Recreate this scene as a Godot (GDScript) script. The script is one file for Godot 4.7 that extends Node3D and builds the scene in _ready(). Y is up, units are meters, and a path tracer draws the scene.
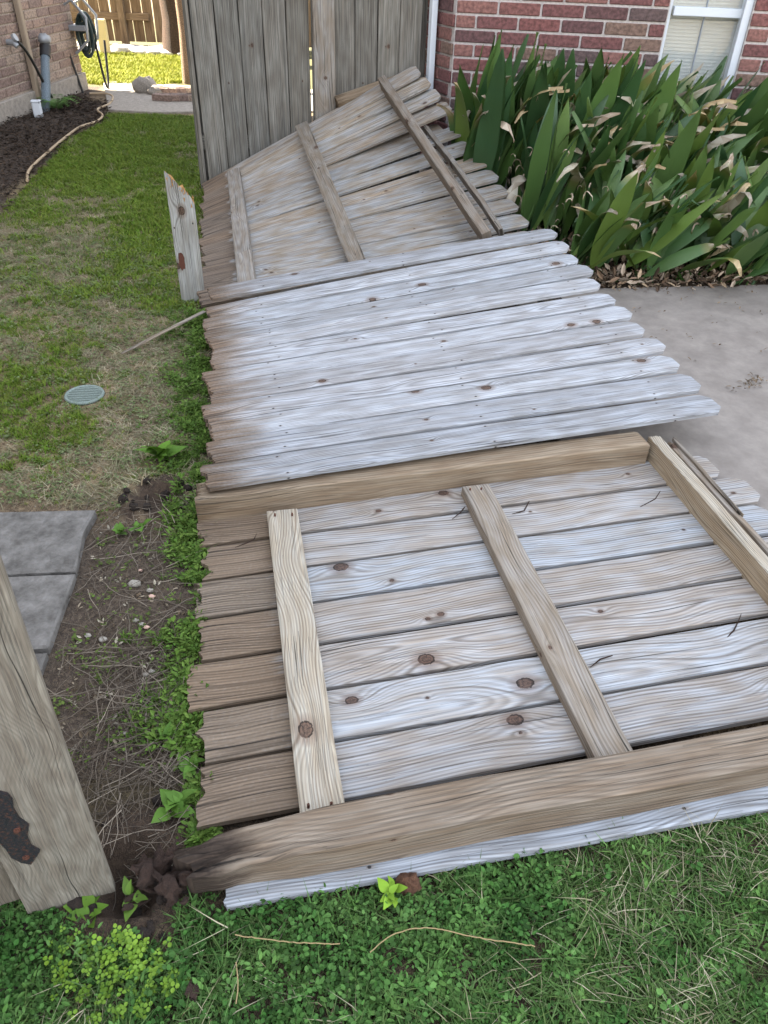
extends Node3D
# A fallen timber fence beside a brick house. Axes: the camera stands over the origin and looks along -z; metres.
const FOCAL := 759.0
const PITCH := 37.6
const ROLL := 1.9
const EYE := Vector3(0, 1.46, 0)
var cam_right: Vector3
var cam_up: Vector3
var cam_back: Vector3
var rng := RandomNumberGenerator.new()
var used := {}
var T := {}      # textures
var M := {}      # materials
var wood_mats := {}

func build_materials() -> void:
	# boards: what the timber looks like on each piece
	var W := 1280
	var H := 112
	wood_set("silver", 7, 100, 1.83, 0.14, W, H, {"pale": Color(0.68, 0.70, 0.725), "tan": Color(0.575, 0.575, 0.575), "late": Color(0.34, 0.33, 0.325), "contrast": 0.85, "ring": 0.006, "stain": 0.21, "stain_soft": 0.2, "stain_color": Color(0.43, 0.355, 0.285), "knots": 2, "checks": 12, "streak": 0.12, "nails": [0.25, 0.92, 1.58]})
	wood_set("back", 8, 200, 1.83, 0.14, W, H, {"pale": Color(0.67, 0.685, 0.70), "tan": Color(0.60, 0.575, 0.545), "late": Color(0.345, 0.31, 0.28), "contrast": 0.95, "ring": 0.0085, "stain": 0.27, "stain_soft": 0.06, "stain_color": Color(0.485, 0.42, 0.35), "knots": 3, "checks": 9, "knot_color": Color(0.25, 0.19, 0.16), "streak": 0.10})
	wood_set("warm", 6, 300, 1.83, 0.14, W, H, {"pale": Color(0.63, 0.63, 0.625), "tan": Color(0.56, 0.505, 0.435), "late": Color(0.35, 0.32, 0.29), "contrast": 0.7, "ring": 0.006, "stain": 0.20, "stain_soft": 0.02, "stain_color": Color(0.45, 0.39, 0.335), "knots": 2, "checks": 14, "tan_bias": -0.05, "streak": 0.2})
	wood_set("rail_pale", 1, 405, 1.3, 0.095, 1024, 88, {"pale": Color(0.66, 0.645, 0.60), "tan": Color(0.61, 0.575, 0.51), "late": Color(0.36, 0.305, 0.25), "contrast": 1.0, "ring": 0.007, "knots": 3, "checks": 6, "streak": 0.1})
	wood_set("rail", 3, 420, 1.4, 0.095, 1024, 88, {"pale": Color(0.57, 0.55, 0.52), "tan": Color(0.50, 0.455, 0.395), "late": Color(0.33, 0.29, 0.25), "contrast": 0.85, "ring": 0.008, "knots": 2, "checks": 7, "streak": 0.12})
	wood_set("rail_grey", 3, 440, 1.4, 0.095, 1024, 88, {"pale": Color(0.57, 0.565, 0.55), "tan": Color(0.50, 0.465, 0.42), "late": Color(0.36, 0.33, 0.30), "contrast": 0.65, "ring": 0.005, "knots": 2, "checks": 8, "streak": 0.14})
	wood_set("post", 2, 460, 1.83, 0.18, W, 160, {"pale": Color(0.545, 0.495, 0.425), "tan": Color(0.475, 0.41, 0.335), "late": Color(0.33, 0.275, 0.22), "contrast": 0.75, "ring": 0.010, "knots": 3, "checks": 10, "stain": 0.05, "stain_soft": 0.1, "stain_color": Color(0.33, 0.27, 0.2), "streak": 0.14})
	wood_set("post_rot", 1, 480, 1.83, 0.18, W, 160, {"pale": Color(0.50, 0.46, 0.41), "tan": Color(0.43, 0.375, 0.315), "late": Color(0.29, 0.245, 0.205), "contrast": 0.7, "ring": 0.011, "knots": 4, "checks": 16, "stain": 0.15, "stain_soft": 0.07, "stain_color": Color(0.19, 0.155, 0.13), "streak": 0.2}, 0.35)
	wood_set("old", 6, 500, 1.83, 0.14, 1024, H, {"pale": Color(0.50, 0.495, 0.47), "tan": Color(0.42, 0.405, 0.375), "late": Color(0.29, 0.28, 0.26), "contrast": 0.45, "ring": 0.006, "knots": 1, "checks": 12, "mildew": 0.0, "mildew_color": Color(0.27, 0.27, 0.26), "streak": 0.3}, 0.2)
	wood_set("gate", 3, 600, 0.95, 0.14, 1400, 190, {"pale": Color(0.50, 0.485, 0.445), "tan": Color(0.41, 0.385, 0.345), "late": Color(0.30, 0.28, 0.25), "contrast": 0.65, "ring": 0.0065, "knots": 2, "checks": 2, "mildew": -0.12, "mildew_color": Color(0.33, 0.34, 0.30), "streak": 0.16}, 0.14)
	wood_set("fence_tan", 3, 700, 1.83, 0.14, 640, 64, {"pale": Color(0.56, 0.49, 0.40), "tan": Color(0.47, 0.40, 0.32), "late": Color(0.34, 0.28, 0.22), "contrast": 0.6, "ring": 0.008, "knots": 1, "checks": 4})
	saw_boards()
	# ground
	var so := flecks_texture(11, 1024, [Color(0.50, 0.45, 0.40), Color(0.78, 0.74, 0.68)], 15000, [Color(0.95, 0.9, 0.78), Color(0.45, 0.38, 0.32), Color(0.8, 0.72, 0.6), Color(0.3, 0.26, 0.22)], 34)
	var m := StandardMaterial3D.new()
	m.albedo_texture = so[0]
	m.vertex_color_use_as_albedo = true
	m.uv1_triplanar = true
	m.uv1_world_triplanar = true
	m.uv1_scale = Vector3.ONE * 1.7
	m.roughness = 0.95
	m.heightmap_enabled = true
	m.heightmap_texture = so[1]
	m.heightmap_scale = 0.5
	M.soil = m
	# brushed concrete: fine pits over a wide tile
	M.concrete = mottled(21, Color(0.43, 0.405, 0.38), Color(0.485, 0.46, 0.435), Color(0.545, 0.52, 0.49), 0.4, 0.95, 0.35, 0.012, true)
	M.concrete_old = mottled(22, Color(0.46, 0.43, 0.40), Color(0.56, 0.53, 0.49), Color(0.64, 0.61, 0.57), 1.1, 0.9, 0.3, 0.03, true)
	M.paver = mottled(23, Color(0.27, 0.26, 0.245), Color(0.385, 0.375, 0.36), Color(0.48, 0.47, 0.455), 1.6, 0.95, 0.5, 0.012, true)
	M.mortar = mottled(24, Color(0.62, 0.60, 0.59), Color(0.72, 0.70, 0.69), Color(0.79, 0.77, 0.76), 4.0, 0.95, 0.2, 0.02, true)
	M.tan_mortar = mottled(25, Color(0.55, 0.49, 0.45), Color(0.61, 0.56, 0.51), Color(0.66, 0.60, 0.55), 4.0, 0.95, 0.2)
	M.red_bricks = []
	for c in [Color(0.42, 0.285, 0.28), Color(0.455, 0.30, 0.29), Color(0.37, 0.27, 0.27), Color(0.43, 0.29, 0.285), Color(0.45, 0.37, 0.33), Color(0.50, 0.36, 0.335), Color(0.36, 0.30, 0.295), Color(0.47, 0.32, 0.305)]:
		M.red_bricks.append(mottled(30 + M.red_bricks.size(), c * 0.75, c, c * 1.2, 3.5, 0.88, 0.25, 0.02))
	M.tan_bricks = []
	for c in [Color(0.50, 0.425, 0.385), Color(0.54, 0.46, 0.415), Color(0.48, 0.41, 0.38), Color(0.57, 0.505, 0.455), Color(0.46, 0.385, 0.35)]:
		M.tan_bricks.append(mottled(45 + M.tan_bricks.size(), c * 0.82, c, c * 1.12, 3.5, 0.9, 0.25, 0.02))
	M.shingle = mottled(55, Color(0.22, 0.2, 0.19), Color(0.3, 0.28, 0.26), Color(0.36, 0.33, 0.3), 2.0)
	M.stone = mottled(56, Color(0.42, 0.40, 0.37), Color(0.55, 0.52, 0.48), Color(0.65, 0.62, 0.58), 5.0, 0.9, 0.5, 0.02, true)
	M.pale_stone = mottled(57, Color(0.55, 0.54, 0.53), Color(0.66, 0.65, 0.64), Color(0.76, 0.75, 0.74), 5.0, 0.9, 0.5, 0.02, true)
	M.pebble = mottled(58, Color(0.5, 0.48, 0.44), Color(0.6, 0.58, 0.54), Color(0.7, 0.68, 0.64), 30.0, 0.8, 0.1)
	M.pink_pebble = plain(Color(0.75, 0.62, 0.56), 0.85)
	M.rust_stone = mottled(59, Color(0.22, 0.14, 0.1), Color(0.38, 0.25, 0.17), Color(0.46, 0.34, 0.25), 40.0, 0.9, 0.2, 0.02, true)
	M.yellow_stone = mottled(60, Color(0.35, 0.25, 0.05), Color(0.75, 0.58, 0.08), Color(0.85, 0.68, 0.15), 30.0, 0.8, 0.2, 0.02, true)
	M.dark_soil = mottled(61, Color(0.12, 0.095, 0.075), Color(0.19, 0.15, 0.12), Color(0.27, 0.22, 0.17), 18.0, 1.0, 0.6)
	M.rotten = mottled(62, Color(0.13, 0.1, 0.08), Color(0.25, 0.18, 0.14), Color(0.36, 0.26, 0.18), 30.0, 1.0, 0.4)
	M.hinge = mottled(63, Color(0.085, 0.09, 0.105), Color(0.125, 0.135, 0.16), Color(0.33, 0.20, 0.15), 20.0, 0.45, 0.08, 0.012, true)
	M.rust = mottled(64, Color(0.2, 0.12, 0.09), Color(0.36, 0.2, 0.14), Color(0.44, 0.27, 0.2), 30.0, 0.85, 0.2, 0.02, true)
	M.bark = mottled(65, Color(0.17, 0.12, 0.09), Color(0.30, 0.22, 0.17), Color(0.40, 0.31, 0.25), 3.0, 0.95, 2.0, 0.03, true)
	M.mottled_bark = mottled(66, Color(0.26, 0.19, 0.14), Color(0.52, 0.43, 0.34), Color(0.68, 0.58, 0.48), 5.0, 0.9, 0.8, 0.03, true)
	M.foil = mottled(67, Color(0.10, 0.16, 0.22), Color(0.42, 0.48, 0.52), Color(0.80, 0.84, 0.87), 8.0, 0.45, 0.5, 0.05, true)
	M.fresh_wood = mottled(68, Color(0.52, 0.35, 0.18), Color(0.72, 0.54, 0.32), Color(0.80, 0.64, 0.42), 25.0, 0.8, 0.3, 0.03, true)
	M.white_paint = plain(Color(0.80, 0.83, 0.86), 0.45)
	M.grey_paint = plain(Color(0.52, 0.55, 0.58), 0.5)
	M.cream_paint = plain(Color(0.78, 0.72, 0.58), 0.7)
	M.tan_paint = plain(Color(0.55, 0.49, 0.42), 0.6)
	M.blind = mottled(69, Color(0.66, 0.66, 0.60), Color(0.74, 0.74, 0.69), Color(0.82, 0.81, 0.76), 12.0, 0.6, 0.02, 0.03)
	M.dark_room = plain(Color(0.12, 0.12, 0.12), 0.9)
	M.white_plastic = plain(Color(0.78, 0.8, 0.82), 0.5)
	M.grey_metal = plain(Color(0.55, 0.56, 0.57), 0.45, 0.3)
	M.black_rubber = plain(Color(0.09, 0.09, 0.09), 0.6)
	M.green_plastic = plain(Color(0.08, 0.15, 0.14), 0.5)
	M.green_hose = plain(Color(0.10, 0.17, 0.16), 0.55)
	M.tan_hose = plain(Color(0.62, 0.54, 0.43), 0.6)
	M.grate = mottled(70, Color(0.36, 0.41, 0.39), Color(0.44, 0.49, 0.465), Color(0.52, 0.56, 0.535), 20.0, 0.7, 0.05)
	M.straw = plain(Color(0.55, 0.48, 0.34), 0.9)
	var g := StandardMaterial3D.new()
	g.albedo_color = Color(0.85, 0.9, 0.92, 0.16)
	g.transparency = BaseMaterial3D.TRANSPARENCY_ALPHA
	g.roughness = 0.03
	g.metallic_specular = 0.6
	M.glass = g
	M.leaf = leaf_material(0.5, Color(0.35, 0.4, 0.1))
	M.blade = leaf_material(0.6, Color(0.4, 0.45, 0.1))
	M.blade_dry = leaf_material(0.9, Color(0.2, 0.18, 0.12))
	M.dead_leaf = leaf_material(0.9, Color(0.1, 0.08, 0.05))
	M.twig = leaf_material(0.9, Color(0, 0, 0))
	M.straps = []
	var vein := Image.create(64, 8, false, Image.FORMAT_L8)
	for x in 64:
		for y in 8:
			var q := absf(x - 32) / 32.0
			vein.set_pixel(x, y, Color.WHITE * (0.5 + 0.3 * sin(x * 1.57) - (0.5 if q < 0.06 else 0.0)))
	var vt := ImageTexture.create_from_image(vein)
	for c in [Color(1, 1, 1), Color(0.84, 0.88, 0.9), Color(1.0, 0.98, 0.86), Color(0.9, 0.95, 0.95)]:
		var l := leaf_material(0.48, Color(0.3, 0.38, 0.1))
		l.albedo_color = c
		l.metallic_specular = 0.5
		l.heightmap_enabled = true
		l.heightmap_texture = vt
		l.heightmap_scale = 0.06
		M.straps.append(l)

func _ready() -> void:
	# camera
	var p := deg_to_rad(PITCH)
	var r := deg_to_rad(ROLL)
	var right := Vector3.RIGHT
	var up := Vector3(0, cos(p), -sin(p))
	cam_back = Vector3(0, sin(p), cos(p))
	cam_right = right * cos(r) + up * sin(r)
	cam_up = -right * sin(r) + up * cos(r)
	var cam := Camera3D.new()
	cam.name = "camera"
	cam.fov = rad_to_deg(2.0 * atan(512.0 / FOCAL))
	cam.near = 0.05
	cam.far = 900.0
	cam.transform = Transform3D(Basis(cam_right, cam_up, cam_back), EYE)
	add_child(cam)
	cam.current = true
	# sky and exposure
	var env := Environment.new()
	env.background_mode = Environment.BG_SKY
	var sky := Sky.new()
	var sm := ProceduralSkyMaterial.new()
	sm.sky_top_color = Color(0.76, 0.79, 0.85)
	sm.sky_horizon_color = Color(0.94, 0.93, 0.91)
	sm.sky_curve = 0.2
	sm.ground_bottom_color = Color(0.3, 0.28, 0.25)
	sm.ground_horizon_color = Color(0.6, 0.6, 0.58)
	sm.sky_energy_multiplier = 0.68
	sky.sky_material = sm
	env.sky = sky
	env.tonemap_mode = Environment.TONE_MAPPER_LINEAR
	env.tonemap_exposure = 10.6
	env.sdfgi_enabled = true
	env.ssao_enabled = true
	env.ssil_enabled = true
	var we := WorldEnvironment.new()
	we.environment = env
	add_child(we)
	# low sun from beyond the tall house: it reaches only the back yard
	var sun := DirectionalLight3D.new()
	sun.name = "sun"
	sun.light_energy = 1.6
	sun.light_color = Color(1.0, 0.95, 0.86)
	sun.light_angular_distance = 0.5
	sun.shadow_enabled = true
	var az := deg_to_rad(68.0)
	var el := deg_to_rad(40.0)
	var to_sun := Vector3(-cos(el) * sin(az), sin(el), -cos(el) * cos(az))
	add_child(sun)
	sun.look_at_from_position(Vector3.ZERO, -to_sun, Vector3.UP)

	rng.seed = 20240611
	ground_noise.seed = 5
	ground_noise.frequency = 0.02
	hole_at = on_plane(128, 880)
	clod_at = on_plane(158, 498)
	var t0 := Time.get_ticks_msec()
	build_materials()
	print("materials ", Time.get_ticks_msec() - t0)
	# the setting
	build_ground()
	var drive := PackedVector2Array()
	for q in [[0.62, -3.79], [1.144, -3.83], [2.6, -4.05], [6.0, -4.5], [6.0, -1.2], [1.2, -1.32], [0.62, -1.9]]:
		drive.append(Vector2(q[0], q[1]))
	structure("driveway", sheet(drive, 0.018, 0.12), M.concrete, "grey concrete driveway beside the leafy bed", "driveway")
	build_right_house()
	build_left_house()
	build_back_yard()
	build_standing_fence()
	# the things
	build_panel_far()
	build_panel_middle()
	build_panel_near()
	build_gate()
	build_stub()
	print("panels ", Time.get_ticks_msec() - t0)
	build_plants()
	build_small_things()
	build_lawn()
	print("all ", Time.get_ticks_msec() - t0)

# ------------------------------------------------------------------ pixel -> place
func ray(u: float, v: float) -> Vector3:
	return cam_right * ((u - 384.0) / FOCAL) - cam_up * ((v - 512.0) / FOCAL) - cam_back
func on_plane(u: float, v: float, y := 0.0) -> Vector3:
	var d := ray(u, v)
	return EYE + d * ((y - EYE.y) / d.y)
func at_depth(u: float, v: float, dist: float) -> Vector3:
	var d := ray(u, v)
	return EYE + d * (dist / -d.z)

# ------------------------------------------------------------------ naming
func numbered(called: String) -> String:
	var n: int = used.get(called, 0)
	used[called] = n + 1
	return called if n == 0 else "%s_%03d" % [called, n]
func tag(o: Node, label: String, category: String, group := "") -> void:
	o.set_meta("label", label)
	o.set_meta("category", category)
	if group != "":
		o.set_meta("group", group)
func thing(called: String, at: Vector3, label: String, category: String, group := "") -> Node3D:
	var o := Node3D.new()
	o.name = numbered(called)
	add_child(o)
	o.position = at
	tag(o, label, category, group)
	return o
func one(called: String, mesh: Mesh, m: Material, at: Vector3, label: String, category: String, group := "") -> MeshInstance3D:
	var o := MeshInstance3D.new()
	o.name = numbered(called)
	o.mesh = mesh
	o.material_override = m
	add_child(o)
	o.position = at
	tag(o, label, category, group)
	return o
func part(called: String, mesh: Mesh, m: Material, parent: Node3D, xf := Transform3D.IDENTITY) -> MeshInstance3D:
	var o := MeshInstance3D.new()
	o.name = called
	o.mesh = mesh
	o.material_override = m
	parent.add_child(o, true)
	o.transform = xf
	return o
func structure(called: String, mesh: Mesh, m: Material, label := "", category := "") -> MeshInstance3D:
	var o := MeshInstance3D.new()
	o.name = numbered(called)
	o.mesh = mesh
	o.material_override = m
	add_child(o)
	o.set_meta("kind", "structure")
	if label != "":
		tag(o, label, category)
	return o
func scatter(called: String, mesh: Mesh, m: Material, xfs: Array, cols: Array, label: String, category: String, parent: Node3D = null) -> MultiMeshInstance3D:
	var mm := MultiMesh.new()
	mm.transform_format = MultiMesh.TRANSFORM_3D
	mm.use_colors = true
	mm.mesh = mesh
	mm.instance_count = xfs.size()
	for i in xfs.size():
		mm.set_instance_transform(i, xfs[i])
		mm.set_instance_color(i, cols[i])
	var o := MultiMeshInstance3D.new()
	o.multimesh = mm
	o.material_override = m
	o.set_meta("kind", "stuff")
	if parent:
		o.name = called
		parent.add_child(o, true)
	else:
		o.name = numbered(called)
		add_child(o)
		tag(o, label, category)
	return o

# ------------------------------------------------------------------ textures
func bytes_of(img: Image) -> PackedByteArray:
	img.convert(Image.FORMAT_L8)
	return img.get_data()
func noise_bytes(sd: int, w: int, h: int, freq: float, small_w := 0, small_h := 0, octaves := 3) -> PackedByteArray:
	var n := FastNoiseLite.new()
	n.seed = sd
	n.noise_type = FastNoiseLite.TYPE_SIMPLEX_SMOOTH
	n.frequency = freq
	n.fractal_octaves = octaves
	var img := n.get_image(small_w if small_w > 0 else w, small_h if small_h > 0 else h, false, false, true)
	img.convert(Image.FORMAT_L8)
	if small_w > 0 or small_h > 0:
		img.resize(w, h, Image.INTERPOLATE_CUBIC)
	return img.get_data()

# Flat-sawn board: growth rings cut at a shallow angle, knots that push the rings aside, streaks, checks and stains.
# p: pale, tan, late, contrast, ring, stain (metres from the foot), stain_color, knots, blotch, mildew, checks
func wood_textures(sd: int, length: float, width: float, w: int, h: int, p: Dictionary) -> Array:
	var r := RandomNumberGenerator.new()
	r.seed = sd * 7919 + 13
	var streak := noise_bytes(sd, w, h, 0.2, int(length / 0.16) + 2, h, 4)
	var fine := noise_bytes(sd + 50, w, h, 0.8, int(length / 0.13) + 2, h, 2)
	var blotch := noise_bytes(sd + 100, w, h, 0.13, int(w / 16.0), int(h / 6.0) + 3, 3)
	var wob := noise_bytes(sd + 200, w, h, 0.06, int(w / 40.0), int(h / 7.0) + 3, 2)
	var speck := noise_bytes(sd + 300, w, h, 0.11, 0, 0, 4)
	var line := noise_bytes(sd + 400, w, 4, 0.0022, 0, 0, 2)
	var knots := []
	for k in int(p.get("knots", 2)):
		var big: bool = r.randf() < 0.55
		knots.append([r.randf_range(0.12, 0.95) * length, r.randf_range(-0.4, 0.4) * width, r.randf_range(0.006, 0.017) if big else r.randf_range(0.003, 0.006), r.randf_range(0.0, 6.28)])
	var checks := []
	for k in int(p.get("checks", 4)):
		var from_end: bool = r.randf() < 0.6
		var cx: float = (0.0 if r.randf() < 0.6 else length) if from_end else r.randf_range(0.1, 0.9) * length
		checks.append([cx, r.randf_range(-0.46, 0.46) * width, r.randf_range(0.06, 0.28), r.randf_range(0.0006, 0.0014), r.randf_range(0.5, 1.0)])
	var pale: Color = p.pale
	var tan: Color = p.tan
	var late_c: Color = p.late
	var stain_c: Color = p.get("stain_color", Color(0.36, 0.3, 0.25))
	var mild_c: Color = p.get("mildew_color", Color(0.2, 0.2, 0.2))
	var knot_c: Color = p.get("knot_color", Color(0.27, 0.21, 0.175))
	var contrast: float = p.get("contrast", 0.7)
	var ring: float = p.get("ring", 0.006)
	var stain: float = p.get("stain", 0.0)
	var soft: float = p.get("stain_soft", 0.05)
	var mildew: float = p.get("mildew", 0.0)
	var tan_bias: float = p.get("tan_bias", 0.0)
	var streak_amp: float = p.get("streak", 0.22)
	var yc0 := r.randf_range(-0.3, 0.3) * width if r.randf() < 0.5 else (r.randf_range(0.5, 0.9) * width * (1.0 if r.randf() < 0.5 else -1.0))
	var slope := r.randf_range(0.008, 0.026) * (1.0 if r.randf() < 0.5 else -1.0)
	var d0 := absf(slope) * length * 0.5 + r.randf_range(0.002, 0.03)
	var strong := PackedFloat32Array()
	for k in 256:
		strong.append(r.randf_range(0.4, 1.0))
	var alb := PackedByteArray()
	alb.resize(w * h * 3)
	var hei := PackedByteArray()
	hei.resize(w * h)
	var wf := 1.0 / w
	var hf := 1.0 / h
	var px_size := width / h
	for x in w:
		var X := (x + 0.5) * wf * length
		var l0 := line[x] / 255.0 - 0.5
		var l1 := line[x + w * 2] / 255.0 - 0.5
		var yc := yc0 + l0 * 0.035
		var dd := absf(d0 + slope * (X - length * 0.5) + l1 * 0.012) + 0.002
		var near := []
		for k in knots:
			if absf(X - k[0]) < k[2] * 17.0:
				near.append(k)
		var cks := []
		for c in checks:
			if absf(X - c[0]) < c[2]:
				cks.append(c)
		for y in h:
			var i := y * w + x
			var Y := ((y + 0.5) * hf - 0.5) * width
			var b := blotch[i] / 255.0
			var wv := wob[i] / 255.0 - 0.5
			var st := streak[i] / 255.0 - 0.5
			var fi := fine[i] / 255.0 - 0.5
			var dy := Y - yc
			var rr := sqrt(dy * dy + dd * dd) + wv * 0.0007
			var kn := 0.0
			var kd := 0.0
			for k in near:
				var ex: float = (X - k[0]) / (k[2] * 1.35)
				var ey: float = (Y - k[1]) / k[2]
				var q := ex * ex * 0.35 + ey * ey
				rr += k[2] * 2.6 * exp(-q * 0.14)
				q = ex * ex + ey * ey + wv * 0.5 + (speck[i] / 255.0 - 0.5) * 0.4
				var sq := sqrt(absf(q))
				if q < 1.0:
					kn = 0.94
					kd = -0.25 + 0.42 * (0.5 + 0.5 * sin(sq * 15.0 + k[3])) + fi * 0.5 + (0.6 if absf(sin(atan2(ey, ex) * 1.5 + k[3])) < 0.09 and sq < 0.8 else 0.0)
					if q > 0.66 and sin(atan2(ey, ex) + k[3]) > -0.75:
						kd = 0.62
				elif q < 4.5:
					kn = maxf(kn, (4.5 - q) / 3.5 * 0.42)
					kd = -0.2
			var ph := rr / ring
			var f := ph - floorf(ph)
			var late := f / 0.6 if f < 0.6 else (1.0 - f) / 0.4
			late = late * late * (3.0 - 2.0 * late) * strong[int(ph) & 255]
			late *= 0.55 + 0.45 * late
			var t := clampf((b - 0.5) * 1.3 + 0.5 + tan_bias + st * 0.8, 0.0, 1.0)
			var lc := late * contrast * 0.72
			var cr := lerpf(lerpf(pale.r, tan.r, t), late_c.r, lc)
			var cg := lerpf(lerpf(pale.g, tan.g, t), late_c.g, lc)
			var cb := lerpf(lerpf(pale.b, tan.b, t), late_c.b, lc)
			var g := 1.0 + st * streak_amp * 2.0 + fi * 0.26
			if fi < -0.3: g -= 0.16
			var hh := 118.0 + late * 26.0 + st * 70.0 + fi * 50.0
			if kn > 0.0:
				var kr := knot_c.r * (1.15 - kd)
				cr = lerpf(cr, kr, kn * 0.92)
				cg = lerpf(cg, knot_c.g * (1.15 - kd), kn * 0.92)
				cb = lerpf(cb, knot_c.b * (1.15 - kd), kn * 0.92)
				hh -= kd * 50.0
			if stain > 0.0:
				var s := clampf((stain + (b - 0.5) * 0.05 * (1.0 + 3.0 * soft) + st * (0.03 + soft * 0.4) - X) / soft, 0.0, 1.0)
				if s > 0.0:
					s *= 0.8 + 0.4 * (speck[i] / 255.0)
					s = minf(s, 1.0)
					var dark := 1.0 - lc * 0.5
					cr = lerpf(cr, stain_c.r * dark, s * 0.9)
					cg = lerpf(cg, stain_c.g * dark, s * 0.9)
					cb = lerpf(cb, stain_c.b * dark, s * 0.9)
			if mildew > 0.0:
				var sp := speck[i] / 255.0
				var m := clampf((sp * 0.06 + b * 0.5 + st * 1.1 - 0.31 + mildew) * 2.4, 0.0, 1.0)
				cr = lerpf(cr, mild_c.r, m * 0.85)
				cg = lerpf(cg, mild_c.g, m * 0.85)
				cb = lerpf(cb, mild_c.b, m * 0.85)
			for c in cks:
				var cw: float = c[3] * (1.0 - absf(X - c[0]) / c[2])
				var off := absf(Y - c[1] - wv * 0.012 - l0 * 0.01)
				var cut := clampf((cw - off) / px_size + 0.6, 0.0, 1.0)
				if cut > 0.0 and cw > 0.0:
					g *= lerpf(1.0, 0.42, cut)
					hh -= 90.0 * cut
			alb[i * 3] = clampi(int(cr * g * 255.0), 0, 255)
			alb[i * 3 + 1] = clampi(int(cg * g * 255.0), 0, 255)
			alb[i * 3 + 2] = clampi(int(cb * g * 255.0), 0, 255)
			hei[i] = clampi(int(hh), 0, 255)
	# rusty nail heads where the rails cross
	for X in p.get("nails", []):
		for Y in [-0.3, 0.28]:
			var nx := int((X + r.randf_range(-0.02, 0.02)) / length * w)
			var ny := int((0.5 + Y + r.randf_range(-0.06, 0.06)) * h)
			for a in range(-4, 9):
				for b in range(-2, 3):
					var i := clampi(ny + b, 0, h - 1) * w + clampi(nx + a, 0, w - 1)
					var k := 0.35 if a * a + b * b < 6 else lerpf(0.72, 1.0, clampf((absf(a) + absf(b) * 2.0) / 9.0, 0.0, 1.0))
					alb[i * 3] = int(alb[i * 3] * minf(1.0, k * 1.05))
					alb[i * 3 + 1] = int(alb[i * 3 + 1] * k)
					alb[i * 3 + 2] = int(alb[i * 3 + 2] * k * 0.97)
	return [alb, hei]

var wood_jobs := []
var wood_done := []
func wood_set(called: String, count: int, sd: int, length: float, width: float, w: int, h: int, p: Dictionary, relief := 0.12) -> void:
	for k in count:
		var q := p.duplicate()
		if k % 3 == 1:
			q.tan_bias = p.get("tan_bias", 0.0) + 0.15
		elif k % 3 == 2:
			q.tan_bias = p.get("tan_bias", 0.0) - 0.12
		q.knots = maxi(0, int(p.get("knots", 2)) + (k % 3) - 1)
		wood_jobs.append({"set": called, "seed": sd + k * 11, "length": length, "width": width, "w": w, "h": h, "p": q, "relief": relief})
func wood_job(i: int) -> void:
	var j: Dictionary = wood_jobs[i]
	wood_done[i] = wood_textures(j.seed, j.length, j.width, j.w, j.h, j.p)
func saw_boards() -> void:
	# all boards of a kind share one texture, each its own band of it
	wood_done.resize(wood_jobs.size())
	var id := WorkerThreadPool.add_group_task(wood_job, wood_jobs.size())
	WorkerThreadPool.wait_for_group_task_completion(id)
	var sets := {}
	for i in wood_jobs.size():
		var l: Array = sets.get_or_add(wood_jobs[i].set, [])
		l.append(i)
	for called in sets:
		var alb := PackedByteArray()
		var hei := PackedByteArray()
		var j: Dictionary = wood_jobs[sets[called][0]]
		var n: int = sets[called].size()
		for i in sets[called]:
			alb.append_array(wood_done[i][0])
			hei.append_array(wood_done[i][1])
		var ta := ImageTexture.create_from_image(Image.create_from_data(j.w, j.h * n, false, Image.FORMAT_RGB8, alb))
		var th := ImageTexture.create_from_image(Image.create_from_data(j.w, j.h * n, false, Image.FORMAT_L8, hei))
		var list := []
		for k in n:
			var m := StandardMaterial3D.new()
			m.albedo_texture = ta
			m.heightmap_enabled = true
			m.heightmap_texture = th
			m.heightmap_scale = j.relief
			m.uv1_scale = Vector3(1, 1.0 / n, 1)
			m.uv1_offset = Vector3(0, float(k) / n, 0)
			m.roughness = 0.82
			m.metallic_specular = 0.35
			m.vertex_color_use_as_albedo = true
			list.append(m)
		wood_mats[called] = list
	wood_done.clear()

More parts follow.
